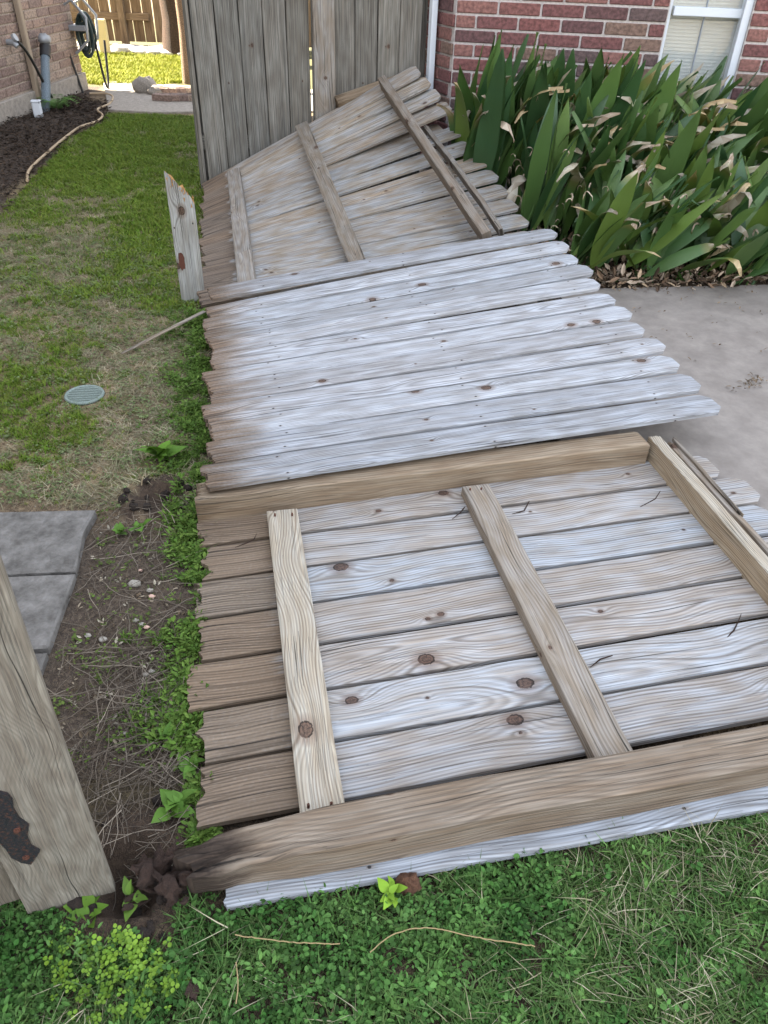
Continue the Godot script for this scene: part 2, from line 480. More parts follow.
func flecks_texture(sd: int, size: int, base: Array, strokes: int, cols: Array, longest: int) -> Array:
	var r := RandomNumberGenerator.new()
	r.seed = sd
	var n1 := noise_bytes(sd, size, size, 0.03, 0, 0, 4)
	var n2 := noise_bytes(sd + 1, size, size, 0.2, 0, 0, 2)
	var alb := PackedByteArray()
	alb.resize(size * size * 3)
	var hei := PackedByteArray()
	hei.resize(size * size)
	var c0: Color = base[0]
	var c1: Color = base[1]
	for i in size * size:
		var t := n1[i] / 255.0
		var g := 0.65 + 0.7 * n2[i] / 255.0
		alb[i * 3] = clampi(int(lerpf(c0.r, c1.r, t) * g * 255.0), 0, 255)
		alb[i * 3 + 1] = clampi(int(lerpf(c0.g, c1.g, t) * g * 255.0), 0, 255)
		alb[i * 3 + 2] = clampi(int(lerpf(c0.b, c1.b, t) * g * 255.0), 0, 255)
		hei[i] = int(n1[i] * 0.3 + n2[i] * 0.4)
	for k in strokes:
		var x := r.randf() * size
		var y := r.randf() * size
		var a := r.randf() * TAU
		var c: Color = cols[r.randi() % cols.size()]
		var g := r.randf_range(0.6, 1.15)
		var turn := r.randf_range(-0.06, 0.06)
		var hgt := r.randi_range(110, 230)
		for s in r.randi_range(3, longest):
			var i := (posmod(int(y), size)) * size + posmod(int(x), size)
			alb[i * 3] = clampi(int(c.r * g * 255.0), 0, 255)
			alb[i * 3 + 1] = clampi(int(c.g * g * 255.0), 0, 255)
			alb[i * 3 + 2] = clampi(int(c.b * g * 255.0), 0, 255)
			hei[i] = hgt
			x += cos(a)
			y += sin(a)
			a += turn
	return [ImageTexture.create_from_image(Image.create_from_data(size, size, false, Image.FORMAT_RGB8, alb)), ImageTexture.create_from_image(Image.create_from_data(size, size, false, Image.FORMAT_L8, hei))]

func noise_texture(sd: int, size: int, freq: float, stops: Array, octaves := 4, gain := 0.5) -> NoiseTexture2D:
	var n := FastNoiseLite.new()
	n.seed = sd
	n.frequency = freq
	n.fractal_octaves = octaves
	n.fractal_gain = gain
	var t := NoiseTexture2D.new()
	t.width = size
	t.height = size
	t.seamless = true
	t.noise = n
	var g := Gradient.new()
	var offs := PackedFloat32Array()
	var cs := PackedColorArray()
	for s in stops:
		offs.append(s[0])
		cs.append(s[1])
	g.offsets = offs
	g.colors = cs
	t.color_ramp = g
	return t

func plain(c: Color, rough := 0.8, metal := 0.0) -> StandardMaterial3D:
	var m := StandardMaterial3D.new()
	m.albedo_color = c
	m.roughness = rough
	m.metallic = metal
	return m
var shared_noise := {}
func mottled(sd: int, a: Color, b: Color, c: Color, scale: float, rough := 0.85, relief := 0.1, freq := 0.02, own := false) -> StandardMaterial3D:
	# mottling round the middle colour b; own: a colour ramp of its own from a over b to c
	var m := StandardMaterial3D.new()
	var key := "%.3f" % freq
	if not shared_noise.has(key):
		shared_noise[key] = [noise_texture(int(freq * 1000), 512, freq, [[0.0, Color(0.6, 0.6, 0.6)], [0.5, Color(0.82, 0.82, 0.82)], [1.0, Color(1, 1, 1)]], 5), noise_texture(int(freq * 1000) + 5, 512, freq * 3.0, [[0.0, Color.BLACK], [1.0, Color.WHITE]], 4)]
	if own:
		m.albedo_texture = noise_texture(sd, 1024 if sd == 21 else 512, freq, [[0.0, a], [0.5, b], [1.0, c]], 7 if sd < 24 else 5, 0.72 if sd < 24 else 0.5)
	else:
		m.albedo_texture = shared_noise[key][0]
		m.albedo_color = Color(minf(1, b.r / 0.82), minf(1, b.g / 0.82), minf(1, b.b / 0.82))
	m.uv1_triplanar = true
	m.uv1_world_triplanar = true
	m.uv1_scale = Vector3.ONE * scale
	m.uv1_offset = Vector3(sd * 0.37, sd * 0.21, sd * 0.11)
	m.uv1_triplanar_sharpness = 4.0
	m.roughness = rough
	m.heightmap_enabled = true
	m.heightmap_texture = shared_noise[key][1]
	m.heightmap_scale = relief
	return m

# ------------------------------------------------------------------ meshes
func tri(st: SurfaceTool, a: Vector3, b: Vector3, c: Vector3, want: Vector3, ua := Vector2.ZERO, ub := Vector2.ZERO, uc := Vector2.ZERO) -> void:
	if (c - a).cross(b - a).dot(want) < 0.0:
		st.set_uv(ua); st.add_vertex(a)
		st.set_uv(uc); st.add_vertex(c)
		st.set_uv(ub); st.add_vertex(b)
	else:
		st.set_uv(ua); st.add_vertex(a)
		st.set_uv(ub); st.add_vertex(b)
		st.set_uv(uc); st.add_vertex(c)
func quad(st: SurfaceTool, a: Vector3, b: Vector3, c: Vector3, d: Vector3, want: Vector3, ua := Vector2.ZERO, ub := Vector2.ZERO, uc := Vector2.ZERO, ud := Vector2.ZERO) -> void:
	tri(st, a, b, c, want, ua, ub, uc)
	tri(st, a, c, d, want, ua, uc, ud)
func done(st: SurfaceTool) -> ArrayMesh:
	st.generate_normals()
	return st.commit()

# A board along +x from its foot; face up at y = 0, thickness below. o: rag, rag_end, dog, bow, crook, cup, twist, tint, flip, uoff, ulen, vlen, edge, taper
func board(L: float, w: float, t: float, o: Dictionary = {}) -> ArrayMesh:
	var st := SurfaceTool.new()
	st.begin(Mesh.PRIMITIVE_TRIANGLES)
	st.set_color(o.get("tint", Color.WHITE))
	var e: float = o.get("edge", 0.0025)
	var rag: float = o.get("rag", 0.0)
	var rag_end: float = o.get("rag_end", 0.0)
	var dog: float = o.get("dog", 0.0)
	var bow: float = o.get("bow", 0.0)
	var crook: float = o.get("crook", 0.0)
	var cup: float = o.get("cup", 0.0)
	var twist: float = o.get("twist", 0.0)
	var taper: float = o.get("taper", 0.0)
	var ulen: float = o.get("ulen", 1.83)
	var vlen: float = o.get("vlen", 0.14)
	var uoff: float = o.get("uoff", 0.0)
	var flip: bool = o.get("flip", false)
	var mcols := 15 if rag + rag_end > 0.0 else 7
	var zs := [-w / 2, -w / 2 + e]
	for k in range(1, mcols):
		zs.append(lerpf(-w / 2 + e, w / 2 - e, float(k) / mcols))
	zs.append(w / 2 - e)
	zs.append(w / 2)
	if dog > 0.0:
		zs.append(-w / 2 + dog); zs.append(w / 2 - dog)
		zs.sort()
	var n := zs.size()
	var a0 := []
	var a1 := []
	var walk := rng.randf() * rag
	for k in n:
		walk = clampf(walk + rng.randf_range(-0.55, 0.55) * rag, 0.0, rag)
		a0.append(walk)
		var en: float = L - maxf(0.0, absf(zs[k]) - (w / 2 - dog)) * (1.0 if dog > 0.0 else 0.0) - rng.randf() * rag_end
		a1.append(en)
	var rot: float = o.get("rot", 0.0)
	var ts := [0.0, 0.012, 0.15, 0.3, 0.45, 0.6, 0.75, 0.88, 0.99, 1.0]
	if rot > 0.0:
		ts = [0.0, 0.01, 0.025, 0.04, 0.055, 0.075, 0.1, 0.15, 0.3, 0.45, 0.6, 0.75, 0.88, 0.99, 1.0]
	var top := []
	var bot := []
	var nl := ts.size()
	var wave := []
	for j in nl:
		wave.append(rng.randf_range(-1, 1) * float(o.get("wave", 0.0008)))
	for j in nl:
		var rt := []
		var rb := []
		var tt: float = ts[j]
		for k in n:
			var z: float = zs[k]
			var x := lerpf(a0[k], a1[k], tt)
			var y := bow * 4.0 * tt * (1.0 - tt) + cup * (z * z * 4.0 / (w * w)) + twist * (tt - 0.5) * z
			var zz: float = z * (1.0 - taper * (1.0 - minf(1.0, tt * 6.0))) + crook * 4.0 * tt * (1.0 - tt) + wave[j]
			var drop := 0.0
			if k == 0 or k == n - 1:
				drop = e * 0.9
			if j == 0 or j == nl - 1:
				drop = maxf(drop, e * 0.7)
			if rot > 0.0 and tt < 0.1:
				drop += rot * pow(1.0 - tt / 0.1, 1.3) * (0.6 + 0.18 * sin(z * 120.0 + tt * 40.0)) + rng.randf() * rot * 0.22
			rt.append(Vector3(x, y - drop, zz))
			rb.append(Vector3(x, y - t, zz))
		top.append(rt)
		bot.append(rb)
	var uv := func(q: Vector3, extra := 0.0) -> Vector2:
		var v := 0.5 + q.z / vlen
		if flip: v = 1.0 - v
		return Vector2(uoff + q.x / ulen, v + extra)
	st.set_smooth_group(1)
	for j in nl - 1:
		for k in n - 1:
			var a: Vector3 = top[j][k]
			var b: Vector3 = top[j + 1][k]
			var c: Vector3 = top[j + 1][k + 1]
			var d: Vector3 = top[j][k + 1]
			quad(st, a, b, c, d, Vector3.UP, uv.call(a), uv.call(b), uv.call(c), uv.call(d))
	st.set_smooth_group(2)
	for j in nl - 1:
		for k in [0, n - 2]:
			var k2 := n - 1 if k == 0 else n - 1
			if k == 0:
				var a: Vector3 = bot[j][0]
				var b: Vector3 = bot[j + 1][0]
				var c: Vector3 = bot[j + 1][k2]
				var d: Vector3 = bot[j][k2]
				quad(st, a, b, c, d, Vector3.DOWN, uv.call(a), uv.call(b), uv.call(c), uv.call(d))
	# long sides
	st.set_color(o.get("side_tint", o.get("tint", Color.WHITE)))
	for s in [0, n - 1]:
		st.set_smooth_group(3 + s)
		for j in nl - 1:
			var a: Vector3 = top[j][s]
			var b: Vector3 = top[j + 1][s]
			var c: Vector3 = bot[j + 1][s]
			var d: Vector3 = bot[j][s]
			var ex := t / vlen
			quad(st, a, b, c, d, Vector3(0, 0, -1 if s == 0 else 1), uv.call(a), uv.call(b), uv.call(c, ex), uv.call(d, ex))
	st.set_smooth_group(-1)
	for s in [0, nl - 1]:
		for k in n - 1:
			var a: Vector3 = top[s][k]
			var b: Vector3 = top[s][k + 1]
			var c: Vector3 = bot[s][k + 1]
			var d: Vector3 = bot[s][k]
			var ex := Vector2(t / ulen * 0.3, 0)
			quad(st, a, b, c, d, Vector3(-1 if s == 0 else 1, 0, 0), uv.call(a), uv.call(b), uv.call(c) + ex, uv.call(d) + ex)
	return done(st)
func along(A: Vector3, B: Vector3, up: Vector3, base := Vector3.ZERO) -> Transform3D:
	var x := (B - A).normalized()
	var y := (up - x * up.dot(x)).normalized()
	return Transform3D(Basis(x, y, x.cross(y)), A - base)
func wood_of(kind: String, k := -1) -> StandardMaterial3D:
	var l: Array = wood_mats[kind]
	return l[(rng.randi() if k < 0 else k) % l.size()]
func tint(spread := 0.1, warm := 0.03) -> Color:
	var g := rng.randf_range(1.0 - spread, 1.0)
	var w := rng.randf_range(-warm, warm)
	return Color(g * (1.0 + w), g, g * (1.0 - w))

func box(size: Vector3, c := 0.004, color := Color.WHITE) -> ArrayMesh:
	# a chamfered box centred on the origin
	var st := SurfaceTool.new()
	st.begin(Mesh.PRIMITIVE_TRIANGLES)
	st.set_smooth_group(-1)
	st.set_color(color)
	add_box(st, Transform3D.IDENTITY, size, c)
	return done(st)
func add_box(st: SurfaceTool, xf: Transform3D, size: Vector3, c := 0.0) -> void:
	var h := size / 2
	c = minf(c, minf(h.x, minf(h.y, h.z)) * 0.9)
	var ax := [Vector3.RIGHT, Vector3.UP, Vector3.BACK]
	var hs := [h.x, h.y, h.z]
	for i in 3:
		var j := (i + 1) % 3
		var k := (i + 2) % 3
		for s in [-1.0, 1.0]:
			var o: Vector3 = ax[i] * hs[i] * s
			var p: Vector3 = ax[j] * (hs[j] - c)
			var q: Vector3 = ax[k] * (hs[k] - c)
			quad(st, xf * (o - p - q), xf * (o + p - q), xf * (o + p + q), xf * (o - p + q), xf.basis * (ax[i] * s), Vector2(-hs[j], -hs[k]), Vector2(hs[j], -hs[k]), Vector2(hs[j], hs[k]), Vector2(-hs[j], hs[k]))
			if c > 0.0:
				for s2 in [-1.0, 1.0]:
					var o1: Vector3 = ax[i] * hs[i] * s + ax[j] * (hs[j] - c) * s2
					var o2: Vector3 = ax[i] * (hs[i] - c) * s + ax[j] * hs[j] * s2
					quad(st, xf * (o1 - q), xf * (o1 + q), xf * (o2 + q), xf * (o2 - q), xf.basis * (ax[i] * s + ax[j] * s2))
func tube(pts: Array, radii: Array, sides := 8, color := Color.WHITE) -> ArrayMesh:
	var st := SurfaceTool.new()
	st.begin(Mesh.PRIMITIVE_TRIANGLES)
	st.set_color(color)
	add_tube(st, pts, radii, sides)
	return done(st)
func add_tube(st: SurfaceTool, pts: Array, radii: Array, sides := 8) -> void:
	st.set_smooth_group(1)
	var rings := []
	var side := Vector3.ZERO
	for i in pts.size():
		var d: Vector3 = (pts[mini(i + 1, pts.size() - 1)] - pts[maxi(i - 1, 0)]).normalized()
		if side == Vector3.ZERO:
			side = d.cross(Vector3.UP if absf(d.y) < 0.9 else Vector3.RIGHT).normalized()
		side = (side - d * side.dot(d)).normalized()
		var up := d.cross(side)
		var ring := []
		for k in sides:
			var a := TAU * k / sides
			ring.append(pts[i] + (side * cos(a) + up * sin(a)) * radii[mini(i, radii.size() - 1)])
		rings.append(ring)
	var run := 0.0
	for i in pts.size() - 1:
		var step: float = (pts[i + 1] - pts[i]).length()
		for k in sides:
			var k2 := (k + 1) % sides
			var mid: Vector3 = (rings[i][k] + rings[i][k2]) / 2 - pts[i]
			quad(st, rings[i][k], rings[i][k2], rings[i + 1][k2], rings[i + 1][k], mid, Vector2(float(k) / sides, run), Vector2((k + 1.0) / sides, run), Vector2((k + 1.0) / sides, run + step), Vector2(float(k) / sides, run + step))
		run += step
	st.set_smooth_group(-1)
	for i in [0, pts.size() - 1]:
		var want: Vector3 = pts[0] - pts[1] if i == 0 else pts[i] - pts[i - 1]
		for k in range(1, sides - 1):
			tri(st, rings[i][0], rings[i][k], rings[i][k + 1], want)
func lump(r: Vector3, sd: int, rough := 0.25, rings := 7) -> ArrayMesh:
	var n := FastNoiseLite.new()
	n.seed = sd
	n.frequency = 1.1
	var st := SurfaceTool.new()
	st.begin(Mesh.PRIMITIVE_TRIANGLES)
	st.set_smooth_group(1)
	var pt := func(i: int, j: int) -> Vector3:
		var a := PI * i / rings
		var b := TAU * (j % (rings * 2)) / (rings * 2)
		var d := Vector3(sin(a) * cos(b), cos(a), sin(a) * sin(b))
		return d * r * (1.0 + rough * n.get_noise_3dv(d * 2.0 * 0.8) * 2.0)
	for i in rings:
		for j in rings * 2:
			var a: Vector3 = pt.call(i, j)
			var b: Vector3 = pt.call(i + 1, j)
			var c: Vector3 = pt.call(i + 1, j + 1)
			var d: Vector3 = pt.call(i, j + 1)
			if i > 0: tri(st, a, b, d, a + b + d)
			if i < rings - 1: tri(st, b, c, d, b + c + d)
	return done(st)

# ------------------------------------------------------------------ fence line and lawn zones
func fence_x(z: float) -> float:
	return -0.34 + 0.204 * (z + 0.697)
const MULCH_EDGE := [Vector2(-2.35, -4.0), Vector2(-2.54, -5.55), Vector2(-2.73, -6.78), Vector2(-2.65, -7.44), Vector2(-2.82, -8.27), Vector2(-3.1, -8.55)]
func mulch_x(z: float) -> float:
	for i in MULCH_EDGE.size() - 1:
		var a: Vector2 = MULCH_EDGE[i]
		var b: Vector2 = MULCH_EDGE[i + 1]
		if z <= a.y and z >= b.y:
			return lerpf(a.x, b.x, (z - a.y) / (b.y - a.y))
	return -2.3 if z > -4.0 else -3.2
func bed_edge(x: float) -> float:
	return -3.82 - 0.15 * (x - 1.14)
var patches := []     # green patches in the worn lawn: [x, z, rx, rz, strength]
func green_at(x: float, z: float) -> float:
	x += ground_noise.get_noise_2d(x * 150.0, z * 150.0 + 77.0) * 0.3
	z += ground_noise.get_noise_2d(x * 150.0 + 400.0, z * 150.0) * 0.4
	var g := 0.0
	for p in patches:
		var q: float = pow((x - p[0]) / p[2], 2) + pow((z - p[1]) / p[3], 2)
		if q < 1.6:
			g = maxf(g, p[4] * clampf(1.6 - q, 0.0, 1.0))
	return g

func blade_tuft(blades: int, height: float, width: float, spread: float, lean: float, sd: int, segs := 2) -> ArrayMesh:
	var r := RandomNumberGenerator.new()
	r.seed = sd
	var st := SurfaceTool.new()
	st.begin(Mesh.PRIMITIVE_TRIANGLES)
	st.set_smooth_group(-1)
	for b in blades:
		var a := r.randf() * TAU
		var o := Vector3(cos(a), 0, sin(a)) * spread * sqrt(r.randf())
		var a2 := r.randf() * TAU
		var d := Vector3(cos(a2), 0, sin(a2))
		var h := height * r.randf_range(0.45, 1.0)
		var s := d.cross(Vector3.UP).normalized()
		s = s.rotated(Vector3.UP, r.randf_range(-0.8, 0.8))
		var ln := lean * r.randf_range(0.3, 1.2) * h
		var g := r.randf_range(0.7, 1.25)
		st.set_color(Color(g * r.randf_range(0.9, 1.15), g, g * 0.9))
		var wd := width * r.randf_range(0.7, 1.2)
		var prev := [o - s * wd / 2, o + s * wd / 2]
		for k in range(1, segs + 1):
			var t := float(k) / segs
			var c := o + d * ln * t * t + Vector3.UP * h * (t - 0.35 * lean * t * t * 0.6)
			if k == segs:
				tri(st, prev[0], prev[1], c, d)
			else:
				var w2 := wd * (1.0 - t * 0.35) / 2
				quad(st, prev[0], prev[1], c + s * w2, c - s * w2, d)
				prev = [c - s * w2, c + s * w2]
	return done(st)
func leaf_sprig(leaves: int, size: float, height: float, spread: float, sd: int, round := 0.7) -> ArrayMesh:
	# a small ground-cover plant: oval leaves on short stems, facing up
	var r := RandomNumberGenerator.new()
	r.seed = sd
	var st := SurfaceTool.new()
	st.begin(Mesh.PRIMITIVE_TRIANGLES)
	st.set_smooth_group(-1)
	for b in leaves:
		var a := r.randf() * TAU
		var out := Vector3(cos(a), 0, sin(a))
		var c := out * spread * sqrt(r.randf()) + Vector3.UP * height * r.randf_range(0.35, 1.0)
		var tilt := r.randf_range(-0.35, 0.6)
		var f := (out * cos(tilt) + Vector3.UP * sin(tilt)).normalized()
		var s := f.cross(Vector3.UP).normalized()
		s = (s + Vector3.UP * r.randf_range(-0.35, 0.35)).normalized()
		var nrm := s.cross(f)
		var l := size * r.randf_range(0.65, 1.2)
		var w := l * round * 0.5
		var g := r.randf_range(0.7, 1.3)
		st.set_color(Color(g * r.randf_range(0.85, 1.15), g, g * r.randf_range(0.85, 1.1)))
		var p0 := c
		var p1 := c + f * l * 0.3 + s * w + nrm * l * 0.08
		var p2 := c + f * l * 0.72 + s * w * 0.85 + nrm * l * 0.08
		var p3 := c + f * l
		var p4 := c + f * l * 0.72 - s * w * 0.85 + nrm * l * 0.08
		var p5 := c + f * l * 0.3 - s * w + nrm * l * 0.08
		tri(st, p0, p1, p2, Vector3.UP); tri(st, p0, p2, p3, Vector3.UP)
		tri(st, p0, p3, p4, Vector3.UP); tri(st, p0, p4, p5, Vector3.UP)
	return done(st)
func clover_sprig(stems: int, size: float, height: float, spread: float, sd: int) -> ArrayMesh:
	# clover: three round leaflets on each stem
	var r := RandomNumberGenerator.new()
	r.seed = sd
	var st := SurfaceTool.new()
	st.begin(Mesh.PRIMITIVE_TRIANGLES)
	st.set_smooth_group(-1)
	for b in stems:
		var a := r.randf() * TAU
		var c := Vector3(cos(a), 0, sin(a)) * spread * sqrt(r.randf()) + Vector3.UP * height * r.randf_range(0.5, 1.0)
		var tip := Basis(Vector3(r.randf() - 0.5, 0, r.randf() - 0.5).normalized(), r.randf_range(0.0, 0.5))
		var g := r.randf_range(0.75, 1.25)
		for k in 3:
			var d := Vector3.RIGHT.rotated(Vector3.UP, TAU * k / 3 + a)
			st.set_color(Color(g * r.randf_range(0.9, 1.1), g, g * 0.9))
			var ring := []
			for i in 7:
				var q := TAU * i / 7
				ring.append(c + tip * (d * size * (0.95 + 0.75 * cos(q)) + d.cross(Vector3.UP) * size * 0.72 * sin(q) + Vector3.UP * size * 0.25 * absf(sin(q))))
			for i in range(1, 6):
				tri(st, ring[0], ring[i], ring[i + 1], Vector3.UP)
	return done(st)
func leaf_material(rough: float, back: Color) -> StandardMaterial3D:
	var m := StandardMaterial3D.new()
	m.vertex_color_use_as_albedo = true
	m.roughness = rough
	m.metallic_specular = 0.2
	m.backlight_enabled = true
	m.backlight = back
	m.cull_mode = BaseMaterial3D.CULL_DISABLED
	return m
func place(x: float, y: float, z: float, s: float, tilt := 0.15) -> Transform3D:
	var b := Basis(Vector3.UP, rng.randf() * TAU)
	b = Basis(Vector3(1, 0, 0).rotated(Vector3.UP, rng.randf() * TAU), rng.randf_range(-tilt, tilt)) * b
	return Transform3D(b.scaled(Vector3.ONE * s), Vector3(x, y, z))

# ------------------------------------------------------------------ ground
var ground_noise := FastNoiseLite.new()
var hole_at := Vector3.ZERO
var clod_at := Vector3.ZERO
func ground_y(x: float, z: float) -> float:
	var y := ground_noise.get_noise_2d(x * 90.0, z * 90.0) * 0.008 + ground_noise.get_noise_2d(x * 400.0, z * 400.0) * 0.004
	var q := Vector2(x - hole_at.x, z - hole_at.z).length()
	if q < 0.2:
		y += -0.13 * exp(-pow(q / 0.055, 4)) + 0.02 * exp(-pow((q - 0.1) / 0.03, 2))
	q = Vector2(x - clod_at.x, z - clod_at.z).length()
	if q < 0.2:
		y += -0.05 * exp(-pow(q / 0.05, 4)) + 0.018 * exp(-pow((q - 0.09) / 0.03, 2))
	if x > 0.45 and z < -1.25:
		y = minf(y, 0.0) - 0.004
	return y
func soil_kind(x: float, z: float) -> Color:
	# what lies on the ground: mulch, thatch, bare earth, leaf litter; shade painted under the panels (linear colours)
	var n := ground_noise.get_noise_2d(x * 60.0 + 500.0, z * 60.0)
	var thatch := Color(0.60, 0.52, 0.36)
	var earth := Color(0.34, 0.27, 0.20)
	var mulch := Color(0.13, 0.10, 0.08)
	var c := thatch.lerp(earth, clampf(0.45 + n * 1.4, 0.0, 1.0))
	if z > -1.95 and x < fence_x(z):
		var k := clampf((z + 1.95) / 0.25, 0.0, 1.0)
		c = c.lerp(Color(0.185, 0.16, 0.135), k)
	if z > -0.95 and x > fence_x(z) - 0.25:
		c = Color(0.16, 0.14, 0.09)
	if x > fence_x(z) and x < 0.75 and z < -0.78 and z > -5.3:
		c = Color(0.15, 0.12, 0.092)  # shade put into the colour: earth under the panels darkened to deepen the gaps
	var hd := Vector2(x - hole_at.x, z - hole_at.z).length() + n * 0.06
	if hd + ground_noise.get_noise_2d(x * 900.0, z * 900.0) * 0.09 < 0.15:
		c = Color(0.13, 0.10, 0.078)
	hd = Vector2(x - clod_at.x, z - clod_at.z).length() + n * 0.05
	if hd + ground_noise.get_noise_2d(x * 900.0 + 50.0, z * 900.0) * 0.08 < 0.11:
		c = Color(0.13, 0.10, 0.078)
	if z < -4.0 and x < mulch_x(z) + n * 0.12:
		c = mulch
	if z < bed_edge(x) and x > 0.2:
		c = Color(0.20, 0.155, 0.115)
	if z < -9.4:
		c = Color(0.22, 0.24, 0.09)
	return c
func build_ground() -> void:
	var st := SurfaceTool.new()
	st.begin(Mesh.PRIMITIVE_TRIANGLES)
	st.set_smooth_group(1)
	var xs := []
	var x := -9.0
	while x < 6.0:
		xs.append(x)
		x += 0.035 if x > -1.3 and x < 1.1 else 0.12
	xs.append(6.0)
	var zs := []
	var z := -16.0
	while z < 3.0:
		zs.append(z)
		z += 0.035 if z > -2.6 and z < -0.2 else 0.12
	zs.append(3.0)
	var n: int = xs.size()
	for i in zs.size():
		for j in n:
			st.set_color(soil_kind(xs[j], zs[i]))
			st.set_uv(Vector2(xs[j], zs[i]))
			var edge: bool = i == 0 or j == 0 or i == zs.size() - 1 or j == n - 1
			st.add_vertex(Vector3(xs[j], 0.0 if edge else ground_y(xs[j], zs[i]), zs[i]))
	for i in zs.size() - 1:
		for j in n - 1:
			var a := i * n + j
			st.add_index(a); st.add_index(a + 1); st.add_index(a + n + 1)
			st.add_index(a); st.add_index(a + n + 1); st.add_index(a + n)
	# on to the horizon
	var base: int = n * zs.size()
	st.set_color(Color(0.4, 0.36, 0.22))
	var far := [[-300, -300, 300, -16], [-300, 3, 300, 300], [-300, -16, -9, 3], [6, -16, 300, 3]]
	for f in far:
		for q in [[f[0], f[1]], [f[2], f[1]], [f[2], f[3]], [f[0], f[3]]]:
			st.set_uv(Vector2(q[0], q[1]))
			st.add_vertex(Vector3(q[0], 0, q[1]))
		st.add_index(base); st.add_index(base + 1); st.add_index(base + 2)
		st.add_index(base); st.add_index(base + 2); st.add_index(base + 3)
		base += 4
	st.generate_normals()
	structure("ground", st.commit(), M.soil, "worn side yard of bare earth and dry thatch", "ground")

func sheet(pts: PackedVector2Array, y: float, depth: float) -> ArrayMesh:
	# a slab with the given outline (x, z), top at y
	var st := SurfaceTool.new()
	st.begin(Mesh.PRIMITIVE_TRIANGLES)
	st.set_smooth_group(-1)
	var c := Vector2.ZERO
	for p in pts: c += p / pts.size()
	var ins := PackedVector2Array()
	var ch := 0.008
	for p in pts: ins.append(p + (c - p).normalized() * ch)
	var idx := Geometry2D.triangulate_polygon(ins)
	for i in range(0, idx.size(), 3):
		var a := ins[idx[i]]
		var b := ins[idx[i + 1]]
		var d := ins[idx[i + 2]]
		tri(st, Vector3(a.x, y, a.y), Vector3(b.x, y, b.y), Vector3(d.x, y, d.y), Vector3.UP, a, b, d)
	for i in pts.size():
		var j := (i + 1) % pts.size()
		var p := pts[i]
		var q := pts[j]
		var out := Vector3((p + q).x / 2 - c.x, 0, (p + q).y / 2 - c.y)
		quad(st, Vector3(p.x, y - ch * 0.7, p.y), Vector3(q.x, y - ch * 0.7, q.y), Vector3(q.x, y - depth, q.y), Vector3(p.x, y - depth, p.y), out)
		quad(st, Vector3(p.x, y - ch * 0.7, p.y), Vector3(q.x, y - ch * 0.7, q.y), Vector3(ins[j].x, y, ins[j].y), Vector3(ins[i].x, y, ins[i].y), out + Vector3.UP)
	return done(st)

# ------------------------------------------------------------------ brick walls
func brick_wall(house: Node3D, A: Vector3, dir: Vector3, out: Vector3, s0: float, s1: float, y0: float, y1: float, course: float, length: float, mats: Array, skip: Callable) -> void:
	# stretcher bond laid on a wall whose mortar face runs from A along dir; out is the way the face looks
	var made := {}
	var row := 0
	var y := y0
	var base := house.position
	while y + course <= y1 + 0.001:
		var s := s0 - (length * 0.5 if row % 2 == 1 else 0.0)
		while s < s1 - 0.03:
			var a := maxf(s, s0) + 0.006
			var b := minf(s + length, s1) - 0.006
			if b - a > 0.05 and not skip.call((a + b) / 2, y + course / 2):
				var key := snappedf(b - a, 0.01)
				if not made.has(key):
					made[key] = box(Vector3(b - a, course - 0.0135, 0.05), 0.004)
				var o := A + dir * ((a + b) / 2) + Vector3.UP * (y + course / 2) + out * (-0.025 + 0.009 + rng.randf_range(-0.0015, 0.0015))
				var xf := Transform3D(Basis(dir, Vector3.UP, dir.cross(Vector3.UP)), o - base)
				xf.basis = xf.basis * Basis(Vector3.BACK, rng.randf_range(-0.004, 0.004))
				part("brick", made[key], mats[rng.randi() % mats.size()], house, xf)
			s += length
		y += course
		row += 1
func slab_on(house: Node3D, called: String, A: Vector3, dir: Vector3, s0: float, s1: float, y0: float, y1: float, thick: float, m: Material) -> MeshInstance3D:
	# a wall slab whose front face runs along A + dir * s; it lies behind that face
	var out := Vector3.UP.cross(dir)
	var o := A + dir * ((s0 + s1) / 2) + Vector3.UP * ((y0 + y1) / 2) + out * (thick / 2)
	return part(called, box(Vector3(s1 - s0, y1 - y0, thick), 0.0), m, house, Transform3D(Basis(dir, Vector3.UP, dir.cross(Vector3.UP)), o - house.position))

